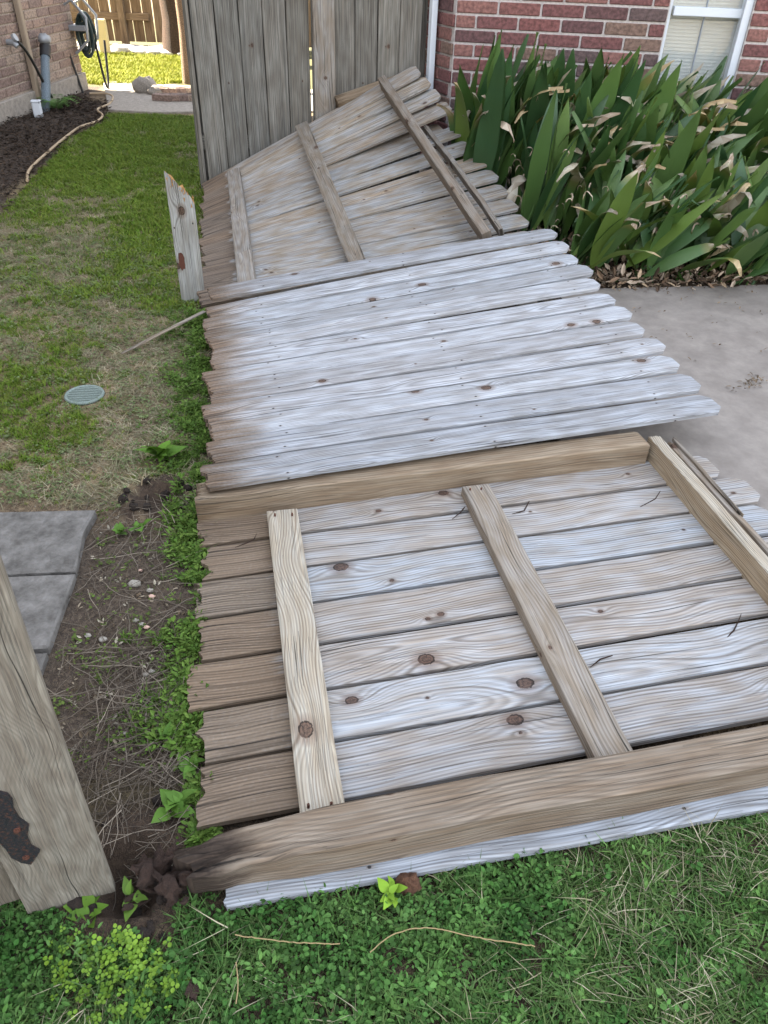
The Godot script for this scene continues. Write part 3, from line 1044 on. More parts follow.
func build_right_house() -> void:
	var corner := Vector3(0.335, 0, -5.5)
	var h := thing("brick_house", corner, "dark red brick house with a white framed window behind the leafy bed", "house")
	var dir := Vector3(cos(deg_to_rad(9.0)), 0, sin(deg_to_rad(9.0)))
	var out := Vector3(-sin(deg_to_rad(9.0)), 0, cos(deg_to_rad(9.0)))
	var win0 := 1.24
	var win1 := 1.70
	var wy0 := 0.36
	var wy1 := 1.75
	# mortar faces round the opening
	slab_on(h, "wall", corner, dir, 0.0, win0, 0.0, 3.0, 0.25, M.mortar)
	slab_on(h, "wall", corner, dir, win1, 5.0, 0.0, 3.0, 0.25, M.mortar)
	slab_on(h, "wall", corner, dir, win0, win1, 0.0, wy0, 0.25, M.mortar)
	slab_on(h, "wall", corner, dir, win0, win1, wy1, 3.0, 0.25, M.mortar)
	var skip := func(s: float, y: float) -> bool: return s > win0 - 0.03 and s < win1 + 0.03 and y > wy0 and y < wy1
	brick_wall(h, corner, dir, out, 0.0, win0, 0.15, 1.66, 0.0755, 0.254, M.red_bricks, skip)
	brick_wall(h, corner, dir, out, win1, 2.6, 0.15, 1.66, 0.0755, 0.254, M.red_bricks, skip)
	# the return beside the downspout
	var side := (Vector3(-0.13, 0, -6.5) - corner).normalized()
	var sdir := -side
	var s_out := Vector3.UP.cross(sdir) * -1.0
	if s_out.x > 0: s_out = -s_out
	var A2 := corner + side * 1.1
	var sl := part("wall", box(Vector3(1.1, 3.0, 0.2), 0.0), M.mortar, h, Transform3D(Basis(sdir, Vector3.UP, sdir.cross(Vector3.UP)), corner + side * 0.56 - s_out * 0.105 + Vector3.UP * 1.5 - corner))
	sl.name = "return_wall"
	brick_wall(h, A2, sdir, s_out, 0.3, 1.095, 0.15, 1.66, 0.0755, 0.254, M.red_bricks, func(_s, _y): return false)
	# the rest of the house
	var back := -out
	part("back_wall", box(Vector3(5.0, 3.0, 0.25), 0.0), M.mortar, h, Transform3D(Basis(dir, Vector3.UP, dir.cross(Vector3.UP)), dir * 2.8 + back * 4.0 + Vector3.UP * 1.5))
	var roof := SurfaceTool.new()
	roof.begin(Mesh.PRIMITIVE_TRIANGLES)
	roof.set_smooth_group(-1)
	var r := func(s: float, d: float, y: float) -> Vector3: return dir * s + back * d + Vector3.UP * y
	quad(roof, r.call(-0.1, -0.4, 2.95), r.call(5.4, -0.4, 2.95), r.call(5.4, 2.0, 4.3), r.call(-0.1, 2.0, 4.3), Vector3.UP)
	quad(roof, r.call(-0.1, 4.4, 2.95), r.call(5.4, 4.4, 2.95), r.call(5.4, 2.0, 4.3), r.call(-0.1, 2.0, 4.3), Vector3.UP)
	quad(roof, r.call(-0.1, -0.4, 2.9), r.call(5.4, -0.4, 2.9), r.call(5.4, 4.4, 2.9), r.call(-0.1, 4.4, 2.9), Vector3.DOWN)
	part("roof", done(roof), M.shingle, h)
	# window: frame, sashes, muntins, blind behind glass
	var wx := func(s: float, y: float, dep: float) -> Transform3D: return Transform3D(Basis(dir, Vector3.UP, dir.cross(Vector3.UP)), dir * s + Vector3.UP * y + out * dep)
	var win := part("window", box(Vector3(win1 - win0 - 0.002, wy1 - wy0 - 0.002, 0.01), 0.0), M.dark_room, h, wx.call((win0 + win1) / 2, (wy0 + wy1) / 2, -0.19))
	var inv := win.transform.affine_inverse()
	var bar := func(called: String, s: float, y: float, dep: float, sx: float, sy: float, sz: float, m: Material) -> void:
		part(called, box(Vector3(sx, sy, sz), 0.003), m, win, inv * wx.call(s, y, dep))
	var mid := (win0 + win1) / 2
	bar.call("frame", win0 + 0.012, (wy0 + wy1) / 2, -0.11, 0.024, wy1 - wy0 - 0.006, 0.07, M.white_paint)
	bar.call("frame", win1 - 0.022, (wy0 + wy1) / 2, -0.06, 0.044, wy1 - wy0 - 0.006, 0.09, M.white_paint)
	bar.call("sill", mid, wy0 + 0.02, -0.06, win1 - win0 - 0.07, 0.04, 0.1, M.white_paint)
	bar.call("meeting_rail", mid, 1.115, -0.085, win1 - win0 - 0.07, 0.045, 0.05, M.white_paint)
	bar.call("muntin", mid - 0.01, 0.86, -0.10, 0.009, 0.46, 0.012, M.grey_paint)
	bar.call("muntin", mid, 0.66, -0.10, win1 - win0 - 0.07, 0.009, 0.014, M.grey_paint)
	bar.call("muntin", mid - 0.01, 0.5, -0.10, 0.009, 0.22, 0.012, M.grey_paint)
	bar.call("muntin", mid - 0.01, 1.4, -0.10, 0.009, 0.55, 0.012, M.grey_paint)
	bar.call("pane", mid, 0.735, -0.108, win1 - win0 - 0.05, 0.68, 0.004, M.glass)
	bar.call("pane", mid, 1.42, -0.108, win1 - win0 - 0.05, 0.6, 0.004, M.glass)
	var bl := SurfaceTool.new()
	bl.begin(Mesh.PRIMITIVE_TRIANGLES)
	bl.set_smooth_group(-1)
	var y := 0.42
	while y < 1.7:
		add_box(bl, Transform3D(Basis(Vector3.RIGHT, 1.0), Vector3(0, y - (wy0 + wy1) / 2, 0.03)), Vector3(win1 - win0 - 0.05, 0.002, 0.025), 0.0)
		y += 0.0185
	part("blind", done(bl), M.blind, win)
	# downspout at the corner
	var dp := Transform3D(Basis(s_out.cross(Vector3.UP), Vector3.UP, s_out), side * 0.2 + s_out * 0.05 + Vector3.UP * 1.76)
	var ds := part("downspout", box(Vector3(0.05, 2.3, 0.04), 0.006), M.white_paint, h, dp)
	part("strap", box(Vector3(0.07, 0.02, 0.046), 0.003), M.white_paint, ds, Transform3D(Basis.IDENTITY, Vector3(0, -0.25, 0)))

func build_left_house() -> void:
	var A := Vector3(-3.49, 0, -7.304)
	var dir := (Vector3(-3.355, 0, -9.15) - A).normalized()
	var out := Vector3(-dir.z, 0, dir.x)
	if out.x < 0: out = -out
	var end := (Vector3(-3.355, 0, -9.15) - A).length()
	var h := thing("brick_house", A + dir * end, "tall tan and pink brick house with a hose reel on its wall", "house")
	var base := h.position
	var o := A + dir * (end - 5.1) - out * 3.0
	var xf := Transform3D(Basis(dir, Vector3.UP, dir.cross(Vector3.UP)), Vector3.ZERO)
	part("wall", box(Vector3(10.2, 6.0, 6.0), 0.0), M.tan_mortar, h, Transform3D(xf.basis, o + Vector3.UP * 3.0 - base))
	part("foundation", box(Vector3(4.0, 0.16, 0.04), 0.004), M.concrete_old, h, Transform3D(xf.basis, A + dir * (end - 2.0) + out * 0.021 + Vector3.UP * 0.08 - base))
	brick_wall(h, A, dir, out, end - 2.9, end, 0.17, 1.45, 0.0755, 0.254, M.tan_bricks, func(_s, _y): return false)
	var roof := SurfaceTool.new()
	roof.begin(Mesh.PRIMITIVE_TRIANGLES)
	roof.set_smooth_group(-1)
	var r := func(s: float, d: float, y: float) -> Vector3: return A + dir * s - out * d + Vector3.UP * y - base
	var s0 := end - 10.4
	var s1 := end + 0.2
	var m := [r.call(s0 + 3, 3.0, 7.6), r.call(s1 - 3, 3.0, 7.6)]
	quad(roof, r.call(s0, -0.3, 5.98), r.call(s1, -0.3, 5.98), m[1], m[0], Vector3.UP)
	quad(roof, r.call(s0, 6.3, 5.98), r.call(s1, 6.3, 5.98), m[1], m[0], Vector3.UP)
	tri(roof, r.call(s0, -0.3, 5.98), r.call(s0, 6.3, 5.98), m[0], Vector3.UP)
	tri(roof, r.call(s1, -0.3, 5.98), r.call(s1, 6.3, 5.98), m[1], Vector3.UP)
	quad(roof, r.call(s0, -0.3, 5.97), r.call(s1, -0.3, 5.97), r.call(s1, 6.3, 5.97), r.call(s0, 6.3, 5.97), Vector3.DOWN)
	part("roof", done(roof), M.shingle, h)
	# downspout
	var on_wall := func(u: float, v: float) -> Vector3:
		var q := ray(u, v)
		return EYE + q * ((A - EYE).dot(out) / q.dot(out))
	var p0: Vector3 = on_wall.call(37, 112)
	part("downspout", box(Vector3(0.06, 2.2, 0.05), 0.008), M.tan_paint, h, Transform3D(xf.basis, Vector3(p0.x, 1.14, p0.z) + out * 0.045 - base))
	# tap, its valve and the black hose that hangs from it
	var tp: Vector3 = on_wall.call(6, 42)
	var tap := part("tap", tube([tp, tp + out * 0.07, tp + out * 0.1 + Vector3.DOWN * 0.03], [0.022, 0.03, 0.025], 10), M.grey_metal, h, Transform3D(Basis.IDENTITY, -base))
	part("valve_wheel", tube([tp + out * 0.08 + Vector3.UP * 0.03, tp + out * 0.1 + Vector3.UP * 0.04], [0.035, 0.033], 10), M.grey_metal, tap)
	var q0: Vector3 = on_wall.call(40, 97)
	var hs := []
	for k in 11:
		var t := k / 10.0
		hs.append((tp + out * 0.11).lerp(q0 + out * 0.12, t) + Vector3.UP * (0.10 * sin(t * PI) * (1.0 - t)))
	var ho := one("garden_hose", tube(hs, [0.013], 8), M.black_rubber, Vector3.ZERO, "short black hose hanging from the tap on the tan brick wall", "hose")
	ho.name = "garden_hose"
	# insulated standpipe with a valve on top
	var b0 := on_plane(45, 112)
	var wp := thing("water_pipe", b0, "upright water pipe wrapped in speckled silver and blue foil with a valve", "pipe")
	var top: Vector3 = on_wall.call(36, 44) + out * 0.09 - b0
	part("pipe", tube([Vector3(0, -0.03, 0), top * 0.35 + Vector3(0.008, 0, 0), top * 0.7, top], [0.036, 0.042, 0.039, 0.042], 12), M.foil, wp)
	part("valve", lump(Vector3(0.06, 0.05, 0.06), 3, 0.15), M.grey_metal, wp, Transform3D(Basis.IDENTITY, top + Vector3(0, 0.04, 0)))
	part("black_sleeve", tube([top * 0.82, top * 0.98], [0.048, 0.05], 12), M.black_rubber, wp)
	# splash block / white box at the foot of the downspout
	var wb := on_plane(39, 117)
	var pail := thing("plastic_bin", wb, "small white plastic box at the foot of the tan downspout", "box")
	part("body", box(Vector3(0.075, 0.13, 0.065), 0.01), M.white_plastic, pail, Transform3D(Basis(Vector3.UP, 0.2), Vector3(0, 0.06, 0)))
	part("lid", box(Vector3(0.082, 0.016, 0.072), 0.005), M.white_plastic, pail, Transform3D(Basis(Vector3.UP, 0.2), Vector3(0, 0.13, 0)))
	# hose reel on the wall
	var rp: Vector3 = on_wall.call(72, 27)
	var reel := thing("hose_reel", rp, "dark green hose reel with grey side plates hung on the tan brick wall", "hose reel")
	for s in [-1.0, 1.0]:
		var o2: Vector3 = dir * 0.13 * s
		part("side_frame", tube([o2 + Vector3.UP * 0.2 + out * 0.02, o2 + Vector3.UP * 0.24 + out * 0.1, o2 + Vector3.UP * 0.1 + out * 0.22, o2 + Vector3.DOWN * 0.1 + out * 0.2, o2 + Vector3.DOWN * 0.22 + out * 0.05], [0.014], 6), M.grey_metal, reel)
	part("drum", tube([-dir * 0.07 + out * 0.13, dir * 0.07 + out * 0.13], [0.05], 14), M.green_plastic, reel)
	var coil := []
	for k in 150:
		var t := k / 149.0
		var a := t * TAU * 8.0
		coil.append(dir * (lerpf(-0.07, 0.07, absf(fmod(t * 4.0, 2.0) - 1.0))) + out * (0.13 + cos(a) * (0.065 + 0.012 * sin(t * 40.0))) + Vector3.UP * (-0.06 + sin(a) * (0.17 + 0.03 * sin(t * 23.0))))
	part("wound_hose", tube(coil, [0.013], 6), M.green_hose, reel)
	part("bracket", box(Vector3(0.2, 0.05, 0.18), 0.006), M.grey_metal, reel, Transform3D(xf.basis, out * 0.09))
	var loop := []
	for k in 15:
		var t := k / 14.0
		loop.append(dir * lerpf(-0.1, 0.14, t) + out * 0.26 + Vector3.DOWN * (0.12 + 0.42 * sin(t * PI)))
	part("hanging_loop", tube(loop, [0.012], 6), M.black_rubber, reel)
	# two thin rods leaning on the wall under the reel
	for k in 2:
		var foot := on_plane(66 + k * 17, 93)
		var rod := tube([Vector3.ZERO, Vector3(-0.06 - 0.05 * k, 0.55, -0.03)], [0.012, 0.01], 6)
		one("garden_stake", rod, M.black_rubber, foot, "thin dark rod leaning on the brick wall under the hose reel", "stake", "rods under the hose reel")

# ------------------------------------------------------------------ back yard
func build_back_yard() -> void:
	var patio := PackedVector2Array()
	for q in [[-3.3, -9.6], [-2.75, -8.0], [-2.3, -7.95], [-1.3, -8.2], [0.2, -8.4], [0.2, -9.6], [-1.9, -9.4]]:
		patio.append(Vector2(q[0], q[1]))
	structure("patio", sheet(patio, 0.02, 0.1), M.concrete_old, "pale concrete patio behind the side yard", "patio")
	# pink brick edging on the patio
	var k := 0
	for row in 2:
		for i in 5:
			var p := on_plane(163 + i * 8.0 - row * 2.0, 97.0 - row * 7.0, 0.05)
			one("paving_brick", box(Vector3(0.2, 0.06, 0.1), 0.006), M.tan_bricks[k % M.tan_bricks.size()], Vector3(p.x, 0.048, p.z), "pinkish paving brick in the double row on the sunlit patio", "brick", "paving bricks on the patio").rotation.y = rng.randf_range(-0.15, 0.15)
			k += 1
	for q in [[146, 94, 0.13, 0.1], [155, 96, 0.08, 0.06]]:
		var p := on_plane(q[0], q[1])
		one("grey_stone", lump(Vector3(q[2], q[3], q[2] * 0.8), 20 + int(q[0]), 0.22, 8), M.stone, p + Vector3.UP * q[3] * 0.6, ["rounded grey stone block at the edge of the patio", "smaller grey stone beside the rounded block on the patio"][int(q[0] > 150)], "stone")
	# stone border along the back fence
	for i in 13:
		var t := i / 12.0
		var p := on_plane(lerpf(66, 196, t), lerpf(51, 57, t) - (2.0 if i % 3 == 0 else 0.0))
		one("border_stone", lump(Vector3(rng.randf_range(0.14, 0.24), rng.randf_range(0.05, 0.09), 0.13), 60 + i, 0.25, 7), M.pale_stone, p + Vector3.UP * 0.03, "flat pale stone in the border below the back fence", "stone", "border stones along the back fence")
	# back fence, pickets nailed to rails
	var f := thing("back_fence", Vector3(-3.2, 0, -12.9), "tall tan picket fence closing the far end of the back yard", "fence")
	var pm := {}
	for i in 33:
		var x := -5.6 + i * 0.152
		var v := i % 4
		if not pm.has(v):
			pm[v] = board(1.95, 0.142 - 0.004 * v, 0.016, {"dog": 0.03, "tint": Color(1, 0.97, 0.92) * (0.9 + 0.08 * v), "flip": v % 2 == 1})
		var a := Vector3(x, 0.04, -12.9 + rng.randf_range(-0.005, 0.005))
		part("picket", pm[v], wood_of("fence_tan", i), f, along(a, a + Vector3(rng.randf_range(-0.02, 0.02), 1, 0), Vector3.BACK, f.position))
	for y in [0.35, 1.0, 1.7]:
		if y > 0.9:
			part("rail", board(2.1, 0.09, 0.038, {"ulen": 1.83}), wood_of("fence_tan"), f, along(Vector3(-5.7, y, -12.85), Vector3(-3.6, y, -12.85), Vector3.BACK, f.position))
		else:
			part("rail", board(2.1, 0.09, 0.038, {"ulen": 1.83}), wood_of("fence_tan"), f, along(Vector3(-5.7, y, -12.85), Vector3(-3.6, y, -12.85), Vector3.BACK, f.position))
	part("post", board(2.0, 0.09, 0.09, {}), wood_of("fence_tan"), f, along(Vector3(-3.98, 0, -12.8), Vector3(-3.98, 2, -12.8), Vector3.BACK, f.position))
	# white stub post before it
	var wpst := on_plane(106, 55)
	one("marker_post", box(Vector3(0.14, 0.42, 0.06), 0.01), M.cream_paint, wpst + Vector3.UP * 0.2, "short cream board standing upright before the back fence", "post")
	# trees
	var t0 := on_plane(182, 55)
	var tr := thing("leaning_tree", t0, "dark leaning tree trunk before the back fence", "tree")
	var tp := []
	var rr := []
	for k2 in 10:
		var t := k2 / 9.0
		tp.append(Vector3(-0.42 * t * 1.1 + 0.05 * sin(t * 5.0), -0.05 + t * 4.2, -0.1 * t))
		rr.append(lerpf(0.19, 0.12, t) + (0.08 if k2 == 0 else 0.0))
	part("trunk", tube(tp, rr, 14), M.bark, tr)
	var limb := []
	for k2 in 6:
		limb.append(tp[6] + Vector3(0.25 * k2, 0.3 * k2, 0.12 * k2))
	part("limb", tube(limb, [0.08, 0.07, 0.06, 0.05, 0.035, 0.02], 8), M.bark, tr)
	crown(tr, Vector3(-0.2, 4.6, 0.0), 1.5)
	var t1 := on_plane(191, 83)
	var tr2 := thing("slim_tree", t1, "slim mottled tree trunk beside the standing fence on the patio edge", "tree")
	part("trunk", tube([Vector3(0, -0.05, 0), Vector3(0.0, 0.5, 0), Vector3(-0.02, 1.4, 0), Vector3(0.05, 2.6, 0.05), Vector3(0.1, 3.6, 0)], [0.1, 0.07, 0.06, 0.055, 0.03], 12), M.mottled_bark, tr2)
	crown(tr2, Vector3(0.1, 4.0, 0), 0.9)
func crown(tree: Node3D, c: Vector3, r: float) -> void:
	var xfs := []
	var cols := []
	for i in int(2600 * r):
		var d := Vector3(rng.randfn(), rng.randfn() * 0.8, rng.randfn()).normalized() * pow(rng.randf(), 0.4) * r
		var lobe := Vector3(sin(i * 1.7), cos(i * 2.3), sin(i * 0.9)) * r * 0.25
		xfs.append(place(c.x + d.x + lobe.x, c.y + d.y * 0.8 + lobe.y, c.z + d.z + lobe.z, rng.randf_range(3.0, 6.0), 1.2))
		cols.append(Color(0.06, 0.1, 0.03) * rng.randf_range(0.7, 1.3))
	scatter("crown", leaf_sprig(3, 0.014, 0.006, 0.012, 9), M.leaf, xfs, cols, "", "", tree)

# ------------------------------------------------------------------ standing fence
func build_standing_fence() -> void:
	var L := Vector3(-1.30, 0, -5.43)
	var R := Vector3(0.15, 0, -5.72)
	var f := thing("wooden_fence", L, "weathered dark grey wooden fence still standing beside the house", "fence")
	var dir := (R - L).normalized()
	var face := Vector3(-dir.z, 0, dir.x)
	if face.z < 0: face = -face
	var n := 10
	var w := 0.143
	var s := 0.035
	for i in n:
		if i == 5:
			s += 0.004
		var a := L + dir * (s + w / 2) + face * (0.0035 * (i % 2) + rng.randf_range(-0.001, 0.001))
		var b := a + Vector3.UP + dir * rng.randf_range(-0.006, 0.006)
		part("picket", board(1.85, w - 0.005, 0.016, {"rag": 0.02, "wave": 0.002, "dog": 0.025, "tint": tint(0.22, 0.02), "flip": i % 2 == 0, "cup": rng.randf_range(-0.002, 0.002)}), wood_of("old", i), f, along(a, b, face, L))
		s += w
	for i in 6:  # added backing boards, unseen: they stop light showing through the picket gaps
		var a := L + dir * (0.12 + i * 0.255) - face * 0.058
		part("picket", board(1.85, 0.235, 0.016, {"rag": 0.02, "dog": 0.025, "tint": tint(0.2, 0.02), "vlen": 0.235}), wood_of("old", i + 1), f, along(a, a + Vector3.UP, face, L))
	# the post on this side, browner than the pickets
	var pa := L + dir * 0.835 + face * 0.05
	part("post", board(1.95, 0.135, 0.045, {"edge": 0.005, "ulen": 1.4, "vlen": 0.14}), wood_of("rail_grey", 1), f, along(pa, pa + Vector3.UP, face, L))
	# end post, seen edge on: three battens
	for k in 3:
		var ea := L + dir * (0.012 - 0.012 * k) + face * (0.005 - 0.02 * k)
		part("edge_batten", board(1.85, 0.02, 0.03, {"tint": tint(0.2)}), wood_of("old", k), f, along(ea, ea + Vector3.UP + dir * 0.005 * k, face, L))
	for y in [0.3, 1.45]:
		var ra: Vector3 = L - face * 0.018 + Vector3.UP * y
		part("rail", board(1.45, 0.09, 0.038, {"tint": Color(0.8, 0.8, 0.8)}), wood_of("old"), f, along(ra, ra + dir, face, L))

# ------------------------------------------------------------------ fallen panels
func build_panel_near() -> void:
	var f2 := Vector3(-0.2, 0, -0.98).normalized()
	var p := thing("fallen_fence_panel", Vector3(-0.3, 0, -0.66), "fallen fence panel lying framed side up with two posts and three rails", "fence panel")
	var n := 8
	for i in n:
		var s := 0.0715 + i * 0.1455
		var plain_foot := 0.0
		var ang := deg_to_rad(lerpf(13.6, 14.4, i / 7.0) + rng.randf_range(-0.12, 0.12))
		var dir := Vector3(cos(ang), 0.010, -sin(ang)).normalized()
		var foot := Vector3(-0.315, 0.036, -0.662) + f2 * s
		if i == 0:
			dir = Vector3(cos(deg_to_rad(12.1)), 0.010, -sin(deg_to_rad(12.1))).normalized()
			foot = Vector3(-0.29, 0.034, -0.716)
			plain_foot = 0.35
		else:
			foot += dir * rng.randf_range(-0.035, 0.01)
		var L := 1.765 - rng.randf() * 0.015 - (0.05 if i == 7 else 0.0)
		part("picket", board(L, 0.1345 + rng.randf_range(-0.003, 0.002), 0.016, {"rag": 0.02 if i > 0 else 0.012, "uoff": plain_foot, "dog": 0.028, "tint": tint(0.22, 0.045), "flip": i % 2 == 1, "bow": rng.randf_range(-0.002, 0.004), "cup": rng.randf_range(-0.002, 0.0015), "wave": 0.001}), wood_of("back", i) if i > 0 else wood_of("silver", 2), p, along(foot, foot + dir, Vector3.UP, p.position))
	# near post, rotten at its foot
	var a := Vector3(-0.365, 0.126, -0.697)
	var b := Vector3(0.85, 0.134, -0.983)
	part("post", board(1.95, 0.09, 0.088, {"edge": 0.006, "rag": 0.035, "taper": 0.3, "rot": 0.05, "wave": 0.003, "vlen": 0.18, "bow": 0.0}), wood_of("post_rot", 0), p, along(a, b, Vector3(0.0, 1, 0.0), p.position)).set_meta("label", "near post, black and rotten at its foot")
	a = Vector3(-0.565, 0.122, -1.808)
	b = Vector3(0.84, 0.13, -2.18)
	part("post", board(1.475, 0.088, 0.086, {"edge": 0.006, "rag": 0.03, "vlen": 0.18, "wave": 0.002, "uoff": 0.0}), wood_of("post", 0), p, along(a, b, Vector3.UP, p.position))
	# rails between the posts
	a = Vector3(-0.096, 0.077, -0.80)
	b = Vector3(-0.304, 0.080, -1.79)
	part("rail", board((b - a).length(), 0.09, 0.038, {"edge": 0.004, "uoff": 0.1, "ulen": 1.3, "vlen": 0.095, "tint": Color(1, 1, 1)}), wood_of("rail_pale", 0), p, along(a, b, Vector3.UP, p.position))
	a = Vector3(0.515, 0.080, -0.945)
	b = Vector3(0.285, 0.083, -1.945)
	part("rail", board((b - a).length(), 0.088, 0.038, {"edge": 0.004, "ulen": 1.3, "vlen": 0.095, "side_tint": Color(1, 0.97, 0.94)}), wood_of("rail", 0), p, along(a, b, Vector3.UP, p.position))
	a = Vector3(1.14, 0.128, -1.075)
	b = Vector3(0.90, 0.131, -2.2)
	part("rail", board((b - a).length(), 0.04, 0.086, {"edge": 0.003, "ulen": 1.5, "vlen": 0.09, "rag_end": 0.01, "side_tint": Color(0.95, 0.86, 0.76)}), wood_of("rail_pale", 0), p, along(a, b, Vector3.UP, p.position)).set_meta("label", "top rail standing on edge, brown on its side")
	a = Vector3(1.19, 0.112, -1.1)
	b = Vector3(0.945, 0.122, -2.2)
	part("split_strip", board((b - a).length() - 0.02, 0.026, 0.05, {"edge": 0.003, "ulen": 1.2, "rag_end": 0.05, "crook": 0.006, "tint": Color(0.85, 0.82, 0.8)}), wood_of("rail", 2), p, along(a, b, Vector3(0.25, 1, 0), p.position))
	a = Vector3(1.05, 0.125, -1.78)
	b = Vector3(0.965, 0.128, -2.2)
	part("splinter", board((b - a).length(), 0.012, 0.014, {"edge": 0.002, "rag": 0.03, "rag_end": 0.03, "tint": Color(0.8, 0.78, 0.75)}), wood_of("rail", 2), p, along(a, b, Vector3.UP, p.position))
	# nails standing in the rail ends
	var nail := tube([Vector3(0, -0.01, 0), Vector3(0, 0.006, 0)], [0.003, 0.003], 6)
	for q in [[-0.32, -1.755], [-0.27, -1.76], [0.265, -1.915], [0.3, -1.92], [-0.13, -0.83], [-0.085, -0.835]]:
		part("nail", nail, M.rust, p, Transform3D(Basis.IDENTITY, Vector3(q[0], 0.083, q[1]) - p.position))

func build_panel_middle() -> void:
	var nl := Vector3(-0.522, 0.155, -1.782)
	var nr := Vector3(1.165, 0.162, -2.318)
	var fl := Vector3(-0.842, 0.115, -3.30)
	var fr := Vector3(0.775, 0.295, -3.88)
	var p := thing("fallen_fence_panel", Vector3(nl.x, 0, nl.z), "fallen fence panel lying face up, silvery smooth pickets overlapping both neighbours", "fence panel")
	var n := 12
	for i in n:
		var t := (i + 0.5) / n
		var A := nl.lerp(fl, t)
		var B := nr.lerp(fr, t)
		var d := (B - A).normalized()
		A += d * rng.randf_range(-0.012, 0.016) + Vector3.UP * rng.randf_range(-0.004, 0.004)
		B += d * rng.randf_range(-0.02, 0.012) + Vector3.UP * rng.randf_range(-0.004, 0.005)
		if i == n - 1:
			A += Vector3(0.0, 0.03, -0.02)
			B += Vector3(0, 0.004, -0.01)
		var across := (fl - nl).lerp(fr - nr, 0.5)
		var up := d.cross(-across)
		if up.y < 0: up = -up
		part("picket", board((B - A).length(), 0.117 + rng.randf_range(-0.003, 0.002), 0.016, {"rag": 0.018, "dog": 0.027, "tint": tint(0.24, 0.015), "flip": rng.randf() < 0.5, "bow": rng.randf_range(-0.004, 0.009), "cup": rng.randf_range(-0.005, 0.001), "wave": 0.001, "vlen": 0.14, "twist": rng.randf_range(-0.03, 0.03)}), wood_of("silver", i), p, along(A, B, up, p.position))
	for s in [0.16, 0.5, 0.86]:
		var A := nl.lerp(nr, s).lerp(fl.lerp(fr, s), 0.2) + Vector3.DOWN * 0.022
		var B := nl.lerp(nr, s).lerp(fl.lerp(fr, s), 0.93) + Vector3.DOWN * 0.022
		part("rail", board((B - A).length(), 0.088, 0.036, {}), wood_of("rail", 2), p, along(A, B, Vector3.UP, p.position))

func build_panel_far() -> void:
	var FL := Vector3(-1.275, 0.06, -5.28)
	var NL := Vector3(-0.885, 0.05, -3.40)
	var p := thing("fallen_fence_panel", Vector3(NL.x, 0, NL.z), "fallen fence panel propped aslant on the standing fence, rails up, tops fanned out", "fence panel")
	var tips := [[418, 69, 5.52], [428, 80, 5.43], [438, 92, 5.34], [449, 105, 5.25], [441, 127, 5.2], [462, 128, 5.1], [474, 143, 4.98], [485, 158, 4.85], [495, 173, 4.72], [505, 188, 4.58], [515, 203, 4.44], [525, 218, 4.3], [535, 236, 4.14]]
	var n := tips.size()
	var feet := []
	var heads := []
	for i in n:
		var t := (i + 0.35) / n
		var foot := FL.lerp(NL, t)
		if i >= 7: foot.z += 0.045
		var head := at_depth(tips[i][0], tips[i][1], tips[i][2])
		feet.append(foot)
		heads.append(head)
	for i in n:
		var A: Vector3 = feet[i]
		var B: Vector3 = heads[i]
		var d := (B - A).normalized()
		A += d * rng.randf_range(-0.015, 0.01)
		var i0 := maxi(0, i - 1)
		var i1 := mini(n - 1, i + 1)
		if i == 3: i1 = 3
		if i == 4: i0 = 3
		var across: Vector3 = (feet[i1] - feet[i0]) + (heads[i1] - heads[i0])
		var up := d.cross(across)
		if up.y < 0: up = -up
		part("picket", board((B - A).length(), 0.146, 0.016, {"rag": 0.016, "dog": 0.026, "tint": tint(0.16, 0.04), "flip": rng.randf() < 0.5, "bow": rng.randf_range(-0.006, 0.01), "cup": rng.randf_range(-0.002, 0.002), "wave": 0.0015}), wood_of("warm", i), p, along(A, B, up, p.position))
	var rail := func(A: Vector3, B: Vector3, w: float, t: float, up: Vector3, kind: String, k: int, o := {}) -> void:
		var oo: Dictionary = {"edge": 0.004, "ulen": 1.4, "vlen": 0.095}
		oo.merge(o, true)
		part("rail", board((B - A).length(), w, t, oo), wood_of(kind, k), p, along(A, B, up, p.position))
	rail.call(at_depth(233, 172, 5.22) + Vector3.UP * 0.02, on_plane(246, 284, 0.115), 0.085, 0.038, Vector3(-0.3, 1, 0.1), "rail_grey", 0)
	rail.call(at_depth(301, 128, 5.35) + Vector3.UP * 0.03, on_plane(357, 261, 0.17), 0.085, 0.04, Vector3(-0.38, 1, 0.15), "rail_grey", 1, {"tint": Color(0.85, 0.82, 0.78)})
	rail.call(at_depth(381, 76, 5.45) + Vector3.UP * 0.0, on_plane(486, 232, 0.27), 0.048, 0.088, Vector3(-0.4, 1, 0.2), "rail_grey", 2, {"tint": Color(0.8, 0.74, 0.68)})
	var A := at_depth(424, 124, 5.15)
	var B := on_plane(501, 229, 0.26)
	part("split_strip", board((B - A).length(), 0.024, 0.06, {"edge": 0.003, "ulen": 1.2, "rag": 0.06, "rag_end": 0.01, "crook": -0.012, "wave": 0.003, "tint": Color(0.8, 0.77, 0.74)}), wood_of("rail_grey", 2), p, along(A, B, Vector3(-0.4, 1, 0.2), p.position))
	A = at_depth(336, 99, 5.5)
	B = at_depth(400, 77, 5.62)
	part("post", board((B - A).length(), 0.088, 0.085, {"edge": 0.005, "vlen": 0.18}), wood_of("post", 1), p, along(A, B, Vector3(-0.35, 1, 0.45), p.position))

